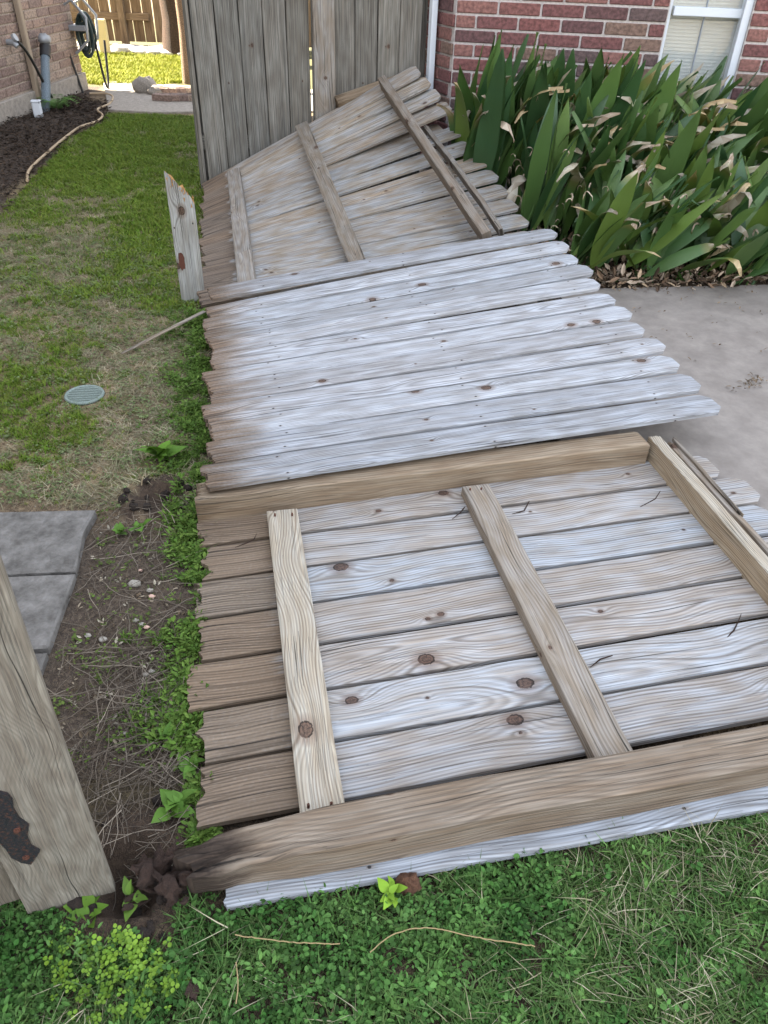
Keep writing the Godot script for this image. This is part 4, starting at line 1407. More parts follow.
# ------------------------------------------------------------------ the gate beside the camera, the broken stub and odd pieces
func build_gate() -> void:
	var L := Vector3(-0.623, 0.0, -0.632)
	var R := Vector3(-0.478, 0.0, -0.679)
	var g := thing("wooden_gate", L, "weathered greenish gate of upright boards with a rusty black hinge", "gate")
	var dir := (R - L).normalized()
	var face := Vector3(-dir.z, 0, dir.x)
	if face.z < 0: face = -face
	var w := (R - L).length()
	var c := (L + R) / 2 + Vector3.UP * 0.012
	var b := part("board", board(1.82, w, 0.018, {"edge": 0.005, "rag": 0.006, "wave": 0.0006, "flip": true, "ulen": 0.95}), wood_of("gate", 0), g, along(c, c + Vector3.UP + dir * 0.016, face, L))
	b.name = "board"
	for k in 3:
		var c2 := c - dir * ((w + 0.006) * (k + 1)) - face * (0.026 if k == 0 else 0.0) + Vector3.UP * 0.015
		part("board", board(1.82, w, 0.018, {"edge": 0.004, "rag": 0.008, "tint": Color(0.8, 0.78, 0.75), "ulen": 0.95}), wood_of("gate", k + 1), g, along(c2, c2 + Vector3.UP + dir * 0.01, face, L))
	for y in [0.28, 1.5]:
		var a: Vector3 = L - dir * 0.45 - face * 0.046 + Vector3.UP * y
		part("rail", board(0.56, 0.088, 0.036, {}), wood_of("post", 1), g, along(a, a + dir, face, L))
	# hinge leaf: outline in the plane of the board, metres from the board's foot at its own edge
	var pts := PackedVector2Array()
	for q in [[0, 155], [40, 165], [65, 195], [70, 240], [100, 290], [150, 325], [140, 385], [160, 430], [205, 455], [160, 520], [110, 510], [60, 485], [30, 440], [0, 410]]:
		var u: float = q[0] / 5.123
		var v: float = 760.0 + q[1] / 5.12
		var r := ray(u, v)
		var t := (c - EYE).dot(face) / r.dot(face)
		var w3 := EYE + r * t - L
		pts.append(Vector2(w3.dot(dir), w3.y))
	pts.append(Vector2(pts[13].x - 0.06, pts[13].y + 0.03))
	pts.append(Vector2(pts[0].x - 0.06, pts[0].y - 0.01))
	var st := SurfaceTool.new()
	st.begin(Mesh.PRIMITIVE_TRIANGLES)
	st.set_smooth_group(-1)
	var idx := Geometry2D.triangulate_polygon(pts)
	var lift := func(q: Vector2, d: float) -> Vector3: return dir * q.x + Vector3.UP * q.y + face * d
	for i in range(0, idx.size(), 3):
		tri(st, lift.call(pts[idx[i]], 0.006), lift.call(pts[idx[i + 1]], 0.006), lift.call(pts[idx[i + 2]], 0.006), face)
	var mid := Vector2.ZERO
	for q in pts: mid += q / pts.size()
	for i in pts.size():
		var a := pts[i]
		var e := pts[(i + 1) % pts.size()]
		var o2 := Vector2(e.y - a.y, a.x - e.x)
		if o2.dot((a + e) / 2 - mid) < 0: o2 = -o2
		quad(st, lift.call(a, 0.006), lift.call(e, 0.006), lift.call(e, -0.004), lift.call(a, -0.004), dir * o2.x + Vector3.UP * o2.y)
	var hinge := part("hinge", done(st), M.hinge, g, Transform3D(Basis.IDENTITY, (c - L).dot(face) * face))
	for q in [[90, 340], [135, 480]]:
		var r := ray(q[0] / 5.123, 760.0 + q[1] / 5.12)
		var w3: Vector3 = EYE + r * ((c - EYE).dot(face) / r.dot(face)) - L
		var f0 := w3 - face * w3.dot(face)
		part("screw", tube([f0, f0 + face * 0.0085], [0.0075, 0.0055], 10), M.rust, hinge)
	# lower knuckle, rusted
	part("knuckle", tube([lift.call(pts[12] + Vector2(-0.03, 0.0), 0.008), lift.call(pts[0] + Vector2(-0.03, 0), 0.008)], [0.012, 0.012], 10), M.rust, hinge)

func build_stub() -> void:
	var foot := on_plane(194, 303)
	var o := thing("broken_post_stub", foot, "splintered grey-green post stub standing in the grass by the fallen panels", "post stub")
	var st := SurfaceTool.new()
	st.begin(Mesh.PRIMITIVE_TRIANGLES)
	st.set_smooth_group(-1)
	var dir := Vector3(0.97, 0, -0.2).normalized()
	var dep := Vector3(-0.2, 0, -0.97).normalized()
	var w := 0.112
	var cols := 8
	var rows := 3
	var topy := func(i: int, j: int) -> float:
		var t := float(i) / cols
		var steps: Array = [0.60, 0.588, 0.566, 0.556, 0.535, 0.528, 0.508, 0.492, 0.455]
		return steps[i] + (0.012 if j == 1 else 0.0) - 0.03 * j * (0.5 + 0.5 * sin(i * 2.1))
	var pos := func(i: int, j: int, y: float) -> Vector3:
		var lean := Vector3(0.004, 0, 0) * y
		return dir * (-w / 2 + w * i / cols) + dep * (0.03 * j / (rows - 1.0)) + Vector3.UP * y + lean
	var uvp := func(q: Vector3) -> Vector2: return Vector2(0.3 + q.y / 1.83, 0.5 + q.dot(dir) / 0.14)
	st.set_color(Color(0.80, 0.77, 0.68))
	for i in cols:
		for j in [0, rows - 1]:
			var a: Vector3 = pos.call(i, j, -0.03)
			var b: Vector3 = pos.call(i + 1, j, -0.03)
			var c: Vector3 = pos.call(i + 1, j, topy.call(i + 1, j))
			var d: Vector3 = pos.call(i, j, topy.call(i, j))
			quad(st, a, b, c, d, -dep if j == 0 else dep, uvp.call(a), uvp.call(b), uvp.call(c), uvp.call(d))
	for i in [0, cols]:
		for j in rows - 1:
			var a: Vector3 = pos.call(i, j, -0.03)
			var b: Vector3 = pos.call(i, j + 1, -0.03)
			var c: Vector3 = pos.call(i, j + 1, topy.call(i, j + 1))
			var d: Vector3 = pos.call(i, j, topy.call(i, j))
			quad(st, a, b, c, d, -dir if i == 0 else dir, uvp.call(a), uvp.call(b) + Vector2(0, 0.2), uvp.call(c) + Vector2(0, 0.2), uvp.call(d))
	part("body", done(st), wood_of("silver", 2), o)
	# fresh wood in the break: splinters along the slanting top
	var sp := SurfaceTool.new()
	sp.begin(Mesh.PRIMITIVE_TRIANGLES)
	sp.set_smooth_group(-1)
	for i in cols:
		for j in rows - 1:
			var a: Vector3 = pos.call(i, j, topy.call(i, j))
			var b: Vector3 = pos.call(i + 1, j, topy.call(i + 1, j))
			var c: Vector3 = pos.call(i + 1, j + 1, topy.call(i + 1, j + 1))
			var d: Vector3 = pos.call(i, j + 1, topy.call(i, j + 1))
			quad(sp, a, b, c, d, Vector3.UP)
	for k in 26:
		var t := rng.randf()
		var i := int(t * (cols - 0.01))
		var y: float = topy.call(i, 0) - rng.randf_range(0.0, 0.05)
		var q: Vector3 = pos.call(i, 0, y) + dir * w / cols * rng.randf()
		var wd := rng.randf_range(0.0015, 0.004)
		tri(sp, q - dir * wd - dep * 0.003, q + dir * wd - dep * 0.003, q + Vector3.UP * rng.randf_range(-0.03, 0.03) - dep * 0.002, -dep)
	part("splintered_break", done(sp), M.fresh_wood, o)
	var pa := SurfaceTool.new()
	pa.begin(Mesh.PRIMITIVE_TRIANGLES)
	pa.set_smooth_group(-1)
	var rx := []
	for k in 14:
		var a := TAU * k / 14
		rx.append(dir * (-0.03 + cos(a) * 0.014 * rng.randf_range(0.7, 1.25)) + Vector3.UP * (0.205 + sin(a) * 0.04 * rng.randf_range(0.75, 1.2)) - dep * 0.0025)
	for k in range(1, 13):
		tri(pa, rx[0], rx[k], rx[k + 1], -dep)
	part("rust_mark", done(pa), M.rust, o)

func build_small_things() -> void:
	# broken lath in the grass
	var a := on_plane(122, 357) + Vector3.UP * 0.02
	var b := on_plane(206, 323) + Vector3.UP * 0.06
	var lath := thing("wood_lath", Vector3(a.x, 0, a.z), "thin pale broken lath lying in the grass, tucked under a panel", "lath")
	part("strip", board((b - a).length(), 0.018, 0.006, {"rag": 0.05, "edge": 0.002, "bow": 0.012, "crook": 0.02, "taper": 0.7, "ulen": 1.4}), wood_of("rail", 1), lath, along(a, b, Vector3.UP, lath.position))
	# drain grate
	var dc := on_plane(85, 397) + Vector3.UP * 0.009
	var gr := thing("drain_grate", dc, "round grey-green plastic drain grate set in the lawn", "drain")
	var rim := []
	for k in 33:
		var q := TAU * k / 32
		rim.append(Vector3(cos(q) * 0.068, 0, sin(q) * 0.068))
	part("rim", tube(rim, [0.007], 6), M.grate, gr)
	for k in 9:
		var z := (k - 4) * 0.0135
		var half := sqrt(0.066 * 0.066 - z * z)
		part("slat", box(Vector3(half * 2, 0.008, 0.0065), 0.002), M.grate, gr, Transform3D(Basis.IDENTITY, Vector3(0, 0.001, z)))
	part("cross_bar", box(Vector3(0.008, 0.008, 0.13), 0.002), M.grate, gr, Transform3D(Basis.IDENTITY, Vector3(0, -0.003, 0)))
	part("sump_shade", tube([Vector3(0, -0.006, 0), Vector3(0, -0.012, 0)], [0.066], 20), M.black_rubber, gr)  # black disc paints the deep shade below the slats
	# paving slabs
	var slabs := [[[-20, 512], [95, 509], [83, 531], [75, 570], [-20, 574]], [[-20, 576], [74.5, 572], [47, 646], [-20, 650]], [[-20, 653], [46, 650], [28, 700], [-20, 704]]]
	var names := ["grey concrete paving slab with a mossy edge beside the drain grate side", "grey concrete paving slab in the middle of the row of three", "grey concrete paving slab half hidden behind the gate board"]
	for i in 3:
		var pts := PackedVector2Array()
		for q in slabs[i]:
			var w3 := on_plane(q[0], q[1], 0.03)
			pts.append(Vector2(w3.x, w3.z))
		one("paving_slab", sheet(pts, 0.03 - 0.003 * i, 0.06), M.paver, Vector3.ZERO, names[i], "paving slab")
	# hose along the mulch bed
	var hp := []
	for q in [[28, 184], [31, 172], [52, 152], [65, 141], [80, 130], [97, 124], [103, 118], [98, 112], [110, 106], [113, 99], [106, 96], [90, 96]]:
		hp.append(on_plane(q[0], q[1]) + Vector3.UP * 0.022)
	var cv := Curve3D.new()
	for i in hp.size():
		var tn: Vector3 = (hp[mini(i + 1, hp.size() - 1)] - hp[maxi(i - 1, 0)]) / 6.0
		cv.add_point(hp[i], -tn, tn)
	cv.bake_interval = 0.05
	var bp := []
	for q in cv.get_baked_points(): bp.append(q)
	one("garden_hose", tube(bp, [0.010], 8), M.tan_hose, Vector3.ZERO, "long tan garden hose winding along the edge of the mulch bed", "hose")
	# rocks and pebbles
	var rk := on_plane(408, 890)
	one("rock", lump(Vector3(0.024, 0.022, 0.02), 5, 0.25, 8), M.rust_stone, rk + Vector3.UP * 0.026, "small rusty brown rock in front of the near panel", "rock")
	var ye := on_plane(766, 815)
	one("rock", lump(Vector3(0.018, 0.014, 0.014), 8, 0.3, 8), M.yellow_stone, ye + Vector3.UP * 0.02, "small yellow lump in the grass at the near panel's edge", "rock")
	var wk := 0
	for q in [[135, 585, 0.017], [150, 592, 0.01], [152, 598, 0.009], [103, 641, 0.011], [142, 626, 0.009], [147, 629, 0.008], [136, 622, 0.008], [146, 676, 0.008], [141, 572, 0.006], [152, 673, 0.008], [126, 735, 0.006], [172, 702, 0.006], [88, 637, 0.009]]:
		var p := on_plane(q[0], q[1])
		var m: Material = M.pebble if wk % 3 != 2 else M.pink_pebble
		one("pebble", lump(Vector3(q[2], q[2] * 0.55, q[2] * 0.75), 100 + wk, 0.3, 6), m, p + Vector3.UP * 0.006, "pale pebble on the bare earth beside the fallen panel", "pebble", "pebbles on the bare earth")
		wk += 1
	# clods round the post hole
	for k in 46:
		var an := rng.randf() * TAU
		var rad := rng.randf_range(0.05, 0.17)
		var c := hole_at if k < 32 else clod_at
		if k >= 32: rad *= 0.7
		var p := c + Vector3(cos(an), 0, sin(an)) * rad
		var s := rng.randf_range(0.005, 0.018)
		one("soil_clod", lump(Vector3(s, s * 0.8, s), 200 + k, 0.35, 5), M.dark_soil, Vector3(p.x, ground_y(p.x, p.z) + s * 0.4, p.z), "crumbly dark clod of earth beside the post hole" if k < 32 else "crumbly dark clod of earth by the dug spot near the panel", "clod", "clods round the post hole" if k < 32 else "clods by the dug spot")
	# rotten crumbs of the post foot
	for k in 14:
		var p := Vector3(-0.42 + rng.randf_range(-0.05, 0.07), 0.02 + rng.randf() * 0.05, -0.69 + rng.randf_range(-0.05, 0.05))
		var l := rng.randf_range(0.015, 0.045)
		var bx := one("rotten_splinter", board(l, rng.randf_range(0.004, 0.012), 0.004, {"rag": l * 0.3, "rag_end": l * 0.3, "edge": 0.0008}), M.rotten, p, "rotten dark wood splinter crumbled off the near post's foot", "splinter", "splinters of the rotten post")
		bx.rotation = Vector3(rng.randf_range(-0.4, 0.4), rng.randf_range(-0.9, 0.9), rng.randf_range(-0.4, 0.4))
	for k in 16:
		var p := Vector3(-0.385 + rng.randf_range(-0.05, 0.05), 0.02 + rng.randf() * 0.045, -0.69 + rng.randf_range(-0.045, 0.045))
		var sz := rng.randf_range(0.006, 0.018)
		one("rotten_crumb", lump(Vector3(sz * 1.5, sz * 0.8, sz), 400 + k, 0.5, 6), M.rotten, p, "crumbled dark brown lump of rotten wood at the near post's foot", "wood crumb", "crumbs of the rotten post").rotation = Vector3(rng.randf(), rng.randf() * 6.0, rng.randf())
	# long dry stems lying on the near grass
	var stems := [[[370, 952], [395, 934], [430, 928], [480, 938], [535, 946]], [[235, 935], [290, 942], [340, 944]], [[236, 1004], [238, 985], [236, 962]]]
	for s in stems:
		var pts := []
		var cs := Curve3D.new()
		for q in s.size():
			var w3 := on_plane(s[q][0], s[q][1], 0.04)
			var wa := on_plane(s[maxi(q - 1, 0)][0], s[maxi(q - 1, 0)][1], 0.04)
			var wb2 := on_plane(s[mini(q + 1, s.size() - 1)][0], s[mini(q + 1, s.size() - 1)][1], 0.04)
			cs.add_point(w3, (wa - wb2) / 6.0, (wb2 - wa) / 6.0)
		cs.bake_interval = 0.01
		for q in cs.get_baked_points(): pts.append(q + Vector3.UP * rng.randf_range(-0.002, 0.002))
		one("dry_stem", tube(pts, [0.0011], 5), M.straw, Vector3.ZERO, "long dry straw stem lying on the green ground cover", "stem", "dry stems on the near grass")
	# curled dead bits lying on the boards
	var bits := [[[235, 548], [247, 544], [254, 540], [257, 534]], [[452, 520], [460, 514], [465, 507]], [[512, 515], [524, 511], [530, 500]], [[640, 508], [655, 500], [660, 492]], [[725, 640], [733, 632], [738, 622], [742, 612]], [[590, 668], [600, 660], [612, 657]]]
	for q in bits:
		var pts := []
		for w in q: pts.append(on_plane(w[0], w[1], 0.046) + Vector3.UP * rng.randf_range(0.0, 0.006))
		one("dead_twig", tube(pts, [0.0009, 0.0022, 0.0016, 0.0006], 5), M.rotten, Vector3.ZERO, "curled dark dead twig lying on the panel boards", "twig", "dead twigs on the panels")
	# a chip of bark in the clover
	var ch := on_plane(187, 1003, 0.03)
	one("bark_chip", board(0.035, 0.022, 0.006, {"rag": 0.01, "rag_end": 0.01, "edge": 0.001}), M.rotten, ch, "small red-brown chip of bark lying in the clover", "bark chip").rotation = Vector3(0.2, 1.3, 0.1)

func broad_weed(at: Vector3, n: int, size: float, col: Color, label: String, called := "broadleaf_weed", group := "") -> void:
	var o := thing(called, at, label, "weed", group)
	for k in n + 4:
		var a := TAU * k / n * 1.618 + rng.randf_range(-0.6, 0.6)
		var tilt := rng.randf_range(0.1, 1.0)
		var l := size * rng.randf_range(0.4, 1.1)
		var xf := Transform3D(Basis(Vector3.UP, a) * Basis(Vector3.BACK, tilt) * Basis(Vector3.RIGHT, rng.randf_range(-0.5, 0.5)), Vector3(rng.randf_range(-0.3, 0.3) * size, rng.randf() * size * 0.4, rng.randf_range(-0.3, 0.3) * size))
		part("leaf", small_leaf(l, l * rng.randf_range(0.5, 0.75), col * rng.randf_range(0.75, 1.2)), M.leaf, o, xf)
func small_leaf(l: float, w: float, col: Color) -> ArrayMesh:
	var st := SurfaceTool.new()
	st.begin(Mesh.PRIMITIVE_TRIANGLES)
	st.set_smooth_group(1)
	st.set_color(col)
	var n := 6
	for i in n:
		var q := []
		for k in 2:
			var t := float(i + k) / n
			var ww := w * 0.5 * sin(pow(t, 0.7) * PI) + 0.0008
			var c := Vector3(l * t, l * (0.15 * t - 0.35 * t * t), 0)
			q.append([c + Vector3(0, ww * 0.25, -ww), c, c + Vector3(0, ww * 0.25, ww)])
		quad(st, q[0][0], q[1][0], q[1][1], q[0][1], Vector3.UP)
		quad(st, q[0][1], q[1][1], q[1][2], q[0][2], Vector3.UP)
	return done(st)

# ------------------------------------------------------------------ cast-iron plants
func strap_leaf(sd: int, dry: float, bend: float) -> ArrayMesh:
	# unit leaf along +y, blade 0.17 wide, arching towards +x; dry = share of the tip that is withered
	var r := RandomNumberGenerator.new()
	r.seed = sd
	var st := SurfaceTool.new()
	st.begin(Mesh.PRIMITIVE_TRIANGLES)
	st.set_smooth_group(1)
	var n := 14
	var p := Vector3.ZERO
	var ang := r.randf_range(-0.05, 0.05)
	var rows := []
	var tw := r.randf_range(-1.0, 1.0)
	for i in n + 1:
		var t := float(i) / n
		var ww := 0.0
		if t < 0.14:
			ww = 0.009
		else:
			var s := (t - 0.14) / 0.86
			ww = 0.066 * pow(sin(PI * pow(s, 0.85)), 0.8) + 0.0015
		var withered := dry > 0.0 and t > 1.0 - dry
		var fold := 0.22
		if withered:
			ww *= r.randf_range(0.35, 0.85)
			fold = r.randf_range(0.5, 1.2)
		var tr := tw * t
		var side := Vector3(sin(tr) * cos(ang), -sin(tr) * sin(ang) , cos(tr))
		var nrm := Vector3(-cos(ang), sin(ang), 0)
		var wav := sin(t * 13.0 + sd) * 0.009 * t
		rows.append([p - side * ww - nrm * (ww * fold) + nrm * wav, p, p + side * ww - nrm * (ww * fold) - nrm * wav, withered, t])
		ang += bend / n * (0.3 + 1.4 * t) + (r.randf_range(-0.2, 0.75) if withered else 0.0)
		p += Vector3(sin(ang), cos(ang), 0) / n
	for i in n:
		for k in 2:
			for v in [[i, k], [i + 1, k], [i + 1, k + 1], [i, k], [i + 1, k + 1], [i, k + 1]]:
				var row: Array = rows[v[0]]
				var t: float = row[4]
				var c := Color(0.045, 0.105, 0.034).lerp(Color(0.11, 0.185, 0.045), 0.5 + 0.5 * sin(sd * 2.3)) * (0.92 + 0.08 * sin(t * 9.0 + sd))
				if row[3]:
					c = Color(0.30, 0.215, 0.14).lerp(Color(0.55, 0.47, 0.37), pow(r.randf(), 1.4))
				elif dry > 0.0 and t > 1.0 - dry - 0.05:
					c = Color(0.16, 0.16, 0.05)
				st.set_color(c)
				st.set_uv(Vector2(0.5 * v[1], t * 4.0))
				st.add_vertex(row[v[1]])
	st.generate_normals()
	return st.commit()
func build_plants() -> void:
	var green := []
	var withered := []
	for k in 9: green.append(strap_leaf(k + 1, 0.0 if k < 5 else rng.randf_range(0.06, 0.2), 0.15 + 0.11 * k))
	for k in 6: withered.append(strap_leaf(40 + k, 0.28 + 0.1 * k, 0.6 + 0.12 * k))
	var spots := []
	# clumps in loose rows between drive and wall
	for row in 6:
		var z0: float = [-4.06, -4.28, -4.52, -4.76, -5.0, -5.2][row]
		var x0 := (0.475 if row > 3 else 0.57) + (z0 + 5.1) * 0.45
		for i in 8:
			var x := x0 + i * 0.27 + (0.12 if row % 2 == 1 else 0.0) + rng.randf_range(-0.05, 0.05)
			var z := z0 + rng.randf_range(-0.05, 0.05) + (x - 0.6) * (0.1 if row > 3 else 0.0)
			if x > 2.35: continue
			spots.append([x, z, [0, 0, 1, 1, 2, 2][row], i])
	var n_c := 0
	for s in spots:
		var lab: Array = [["clump of low arching dark green strap leaves at the edge of the driveway", "strap-leaved plants along the driveway"], ["clump of dark green strap leaves in the middle of the leafy bed", "strap-leaved plants in the middle of the bed"], ["clump of tall upright dark green strap leaves against the brick wall", "strap-leaved plants against the brick wall"]][s[2]]
		var pl := thing("cast_iron_plant", Vector3(s[0], 0, s[1]), lab[0], "plant", lab[1])
		var count := 25 if s[2] >= 1 else 20
		for k in count:
			var az := rng.randf_range(-1.9, 1.9) if rng.randf() < 0.75 else rng.randf() * TAU
			# most lean towards the light, over the drive and along it
			var lean: float = rng.randf_range(-0.05, 0.3) + clampf((s[0] - 0.8) * 0.22, 0.0, 0.32)
			if s[2] == 0: lean = rng.randf_range(0.1, 0.85)
			var hgt := rng.randf_range(0.76, 1.06) if s[2] >= 2 else rng.randf_range(0.6, 0.88)
			if s[2] == 0: hgt *= 0.82
			var dead := rng.randf() < 0.13
			var mesh: ArrayMesh = withered[rng.randi() % withered.size()] if dead else green[rng.randi() % green.size()]
			var out := Vector3(cos(az), 0, sin(az) * 0.8)
			if s[0] < 1.15 and out.x < 0: out.x *= 0.15
			if s[1] < -4.9 and out.z < 0: out.z *= -0.6
			out = (out + Vector3(0.25, 0, 0.1)).normalized()
			var yaw := atan2(-out.z, out.x)
			var bs := Basis(Vector3.UP, yaw) * Basis(Vector3.BACK, -lean)
			bs = bs * Basis(Vector3.UP, rng.randf_range(-1.2, 1.2))
			var wide := rng.randf_range(0.85, 1.15)
			bs = bs * Basis.from_scale(Vector3(hgt, hgt, hgt * wide))
			var foot := Vector3(rng.randf_range(-0.11, 0.11), -0.01, rng.randf_range(-0.11, 0.11))
			part("dry_leaf" if dead else "leaf", mesh, M.straps[rng.randi() % M.straps.size()], pl, Transform3D(bs, foot))
		# shrivelled shreds caught between the leaves
		for k in 10:
			var xf := Transform3D(Basis(Vector3.UP, rng.randf() * TAU) * Basis(Vector3.BACK, rng.randf_range(-1.4, 0.6)) * Basis.from_scale(Vector3.ONE * rng.randf_range(0.07, 0.16)), Vector3(rng.randf_range(-0.16, 0.16), rng.randf_range(0.12, 0.5) - (0.1 if s[2] == 0 else 0.0), rng.randf_range(-0.12, 0.16)))
			part("dry_shred", withered[3 + rng.randi() % 3], M.straps[0], pl, xf)
		n_c += 1
	# litter on the bed
	var xfs := []
	var cols := []
	for i in 2600:
		var x := rng.randf_range(0.7, 2.9)
		var z := bed_edge(x) - 0.02 - pow(rng.randf(), 1.5) * 1.2
		var y := rng.randf_range(0.0, 0.05)
		xfs.append(place(x, y, z, rng.randf_range(0.6, 2.2), 1.1))
		var g := rng.randf_range(0.4, 1.3)
		cols.append([Color(0.22, 0.15, 0.1), Color(0.32, 0.24, 0.16), Color(0.1, 0.07, 0.05), Color(0.42, 0.34, 0.26)][rng.randi() % 4] * g)
	for i in 130:
		var x := rng.randf_range(1.15, 2.6)
		var z := bed_edge(x) + 0.02 + pow(rng.randf(), 3.0) * 0.9
		xfs.append(place(x, 0.02, z, rng.randf_range(0.2, 0.8), 0.3))
		cols.append(Color(0.2, 0.15, 0.1) * rng.randf_range(0.4, 1.3))
	for i in 26:
		var w3 := on_plane(748 + rng.randfn() * 8.0, 384 + rng.randfn() * 4.0, 0.02)
		xfs.append(place(w3.x, 0.021, w3.z, rng.randf_range(0.3, 0.9), 0.3))
		cols.append(Color(0.16, 0.12, 0.08) * rng.randf_range(0.4, 1.2))
	scatter("leaf_litter", leaf_sprig(2, 0.03, 0.01, 0.02, 77, 0.35), M.dead_leaf, xfs, cols, "brown dead leaf litter under the strap-leaved plants", "litter")
	for i in 9:
		var w := on_plane(625 + i * 18, 284 - (i % 3) * 3)
		broad_weed(Vector3(w.x, 0.01, w.z - 0.02), 6, 0.035, Color(0.06, 0.12, 0.03), "small green weed sprouting at the bed's edge by the driveway", "broadleaf_weed", "weeds along the bed edge")

# ------------------------------------------------------------------ lawn
func build_lawn() -> void:
	for q in [[18, 385, 0.28, 0.22, 1.0], [5, 420, 0.25, 0.16, 1.0], [50, 445, 0.12, 0.28, 0.9], [60, 352, 0.18, 0.12, 0.75], [40, 330, 0.3, 0.14, 0.6], [42, 478, 0.1, 0.12, 0.9], [100, 430, 0.1, 0.1, 0.4], [150, 250, 0.18, 0.7, 0.65], [165, 200, 0.25, 0.7, 0.7], [110, 165, 0.5, 0.9, 0.75], [150, 130, 0.7, 0.9, 0.7], [60, 300, 0.3, 0.2, 0.5], [185, 290, 0.12, 0.5, 0.6], [120, 290, 0.2, 0.2, 0.55]]:
		var c := on_plane(q[0], q[1])
		patches.append([c.x, c.z, q[2], q[3], q[4]])
	var fresh := blade_tuft(12, 0.045, 0.0034, 0.02, 1.1, 1)
	var fresh_far := blade_tuft(12, 0.05, 0.006, 0.035, 1.1, 2)
	var thatch := blade_tuft(11, 0.03, 0.0026, 0.028, 3.2, 3)
	var sprig := leaf_sprig(9, 0.012, 0.022, 0.022, 4)
	var oval := leaf_sprig(8, 0.018, 0.028, 0.024, 14, 0.42)
	var trefoil := clover_sprig(6, 0.0052, 0.03, 0.026, 6)
	var straw := blade_tuft(4, 0.05, 0.0017, 0.025, 2.6, 8)
	var o_x := []; var o_c := []
	var c_x := []; var c_c := []
	var d_x := []; var d_c := []
	var l_x := []; var l_c := []
	var g_x := []; var g_c := []
	var t_x := []; var t_c := []
	var f_x := []; var f_c := []
	var s_x := []; var s_c := []
	# worn lawn left of the fence line
	for i in 78000:
		var z := -0.95 - pow(rng.randf(), 1.15) * 7.1
		var x := rng.randf_range(-3.0, fence_x(z) + 0.03)
		if x < z * 0.47 - 0.45: continue
		if z < -4.0 and x < mulch_x(z) + 0.02: continue
		if x < -0.80 - (z + 1.3) * -0.12 and z > -1.86 and x > -3.0: continue   # slabs
		if Vector2(x - hole_at.x, z - hole_at.z).length() < 0.13 or Vector2(x - clod_at.x, z - clod_at.z).length() < 0.1: continue
		if z < -7.9: continue
		if Vector2(x + 1.163, z + 2.557).length() < 0.085: continue
		var n := ground_noise.get_noise_2d(x * 110.0 + 90.0, z * 110.0)
		var n2 := ground_noise.get_noise_2d(x * 420.0 + 300.0, z * 420.0)
		var g := clampf(green_at(x, z) * (1.0 + n2) + n * 0.5, 0.0, 1.0)
		var bare := clampf((z + 1.95) / 0.15, 0.0, 1.0)
		var y := ground_y(x, z) - 0.002
		var r := rng.randf()
		if bare > 0.5:
			if r < 0.05 + maxf(0.0, n2) * 0.25:
				s_x.append(place(x, y, z, rng.randf_range(0.35, 0.8))); s_c.append(Color(0.09, 0.13, 0.03) * rng.randf_range(0.6, 1.3))
			elif r < 0.30:
				t_x.append(place(x, y - 0.008, z, rng.randf_range(0.3, 0.9), 0.6)); t_c.append(Color(0.15, 0.12, 0.085) * rng.randf_range(0.3, 1.5))
			elif r < 0.5:
				l_x.append(place(x, y, z, rng.randf_range(0.25, 0.9), 0.9)); l_c.append([Color(0.16, 0.12, 0.08), Color(0.3, 0.25, 0.18), Color(0.09, 0.07, 0.05), Color(0.4, 0.36, 0.28)][rng.randi() % 4] * rng.randf_range(0.5, 1.2))
			continue
		g = maxf(g, (0.34 + n * 1.1) * clampf((-3.6 - z) / 1.8, 0.0, 1.0))
		if r < 0.07 + 0.85 * g:
			var col := Color(0.085, 0.165, 0.018).lerp(Color(0.17, 0.22, 0.04), rng.randf()) * rng.randf_range(0.6, 1.3)
			if z < -3.4:
				f_x.append(place(x, y, z, rng.randf_range(0.4, 0.85), 0.3)); f_c.append(col)
			else:
				g_x.append(place(x, y, z, rng.randf_range(0.4, 0.85) * (0.6 + 0.5 * g), 0.3)); g_c.append(col)
		elif r < 0.62:
			t_x.append(place(x, y, z, rng.randf_range(0.5, 1.15), 0.4)); t_c.append(Color(0.40, 0.36, 0.26).lerp(Color(0.20, 0.175, 0.10), rng.randf()) * rng.randf_range(0.55, 1.2))
		elif z > -4.4 and rng.randf() < 0.55 + n2:
			s_x.append(place(x, y, z, rng.randf_range(0.4, 0.9))); s_c.append(Color(0.105, 0.14, 0.05).lerp(Color(0.16, 0.19, 0.09), rng.randf()) * rng.randf_range(0.65, 1.25))
	# lush strip at the feet of the fallen panels
	for i in 7000:
		var z := rng.randf_range(-3.4, -0.78)
		var n := ground_noise.get_noise_2d(z * 260.0, 40.0)
		var wd := 0.06 + 0.085 * n
		if z < -2.05: wd += 0.03
		if z > -0.98: wd = 0.02
		var x := fence_x(z) + 0.03 - absf(rng.randfn()) * wd * 0.75
		var n2 := ground_noise.get_noise_2d(x * 500.0, z * 500.0)
		if n < -0.12 and z > -2.05: continue
		if n2 < -0.05 - (0.1 if z > -1.9 else 0.0): continue
		if Vector2(x - clod_at.x, z - clod_at.z).length() < 0.06: continue
		if Vector2(x - hole_at.x, z - hole_at.z).length() < 0.11: continue
		var y := ground_y(x, z)
		var col := Color(0.06, 0.12, 0.02).lerp(Color(0.12, 0.19, 0.04), rng.randf()) * rng.randf_range(0.6, 1.25)
		var r := rng.randf()
		if r < 0.4:
			s_x.append(place(x, y + rng.randf() * 0.006, z, rng.randf_range(0.35, 0.85), 0.5)); s_c.append(col)
		elif r < 0.6:
			o_x.append(place(x, y + rng.randf() * 0.01, z, rng.randf_range(0.5, 1.1), 0.5)); o_c.append(col)
		else:
			g_x.append(place(x, y, z, rng.randf_range(0.5, 1.05), 0.5)); g_c.append(col)
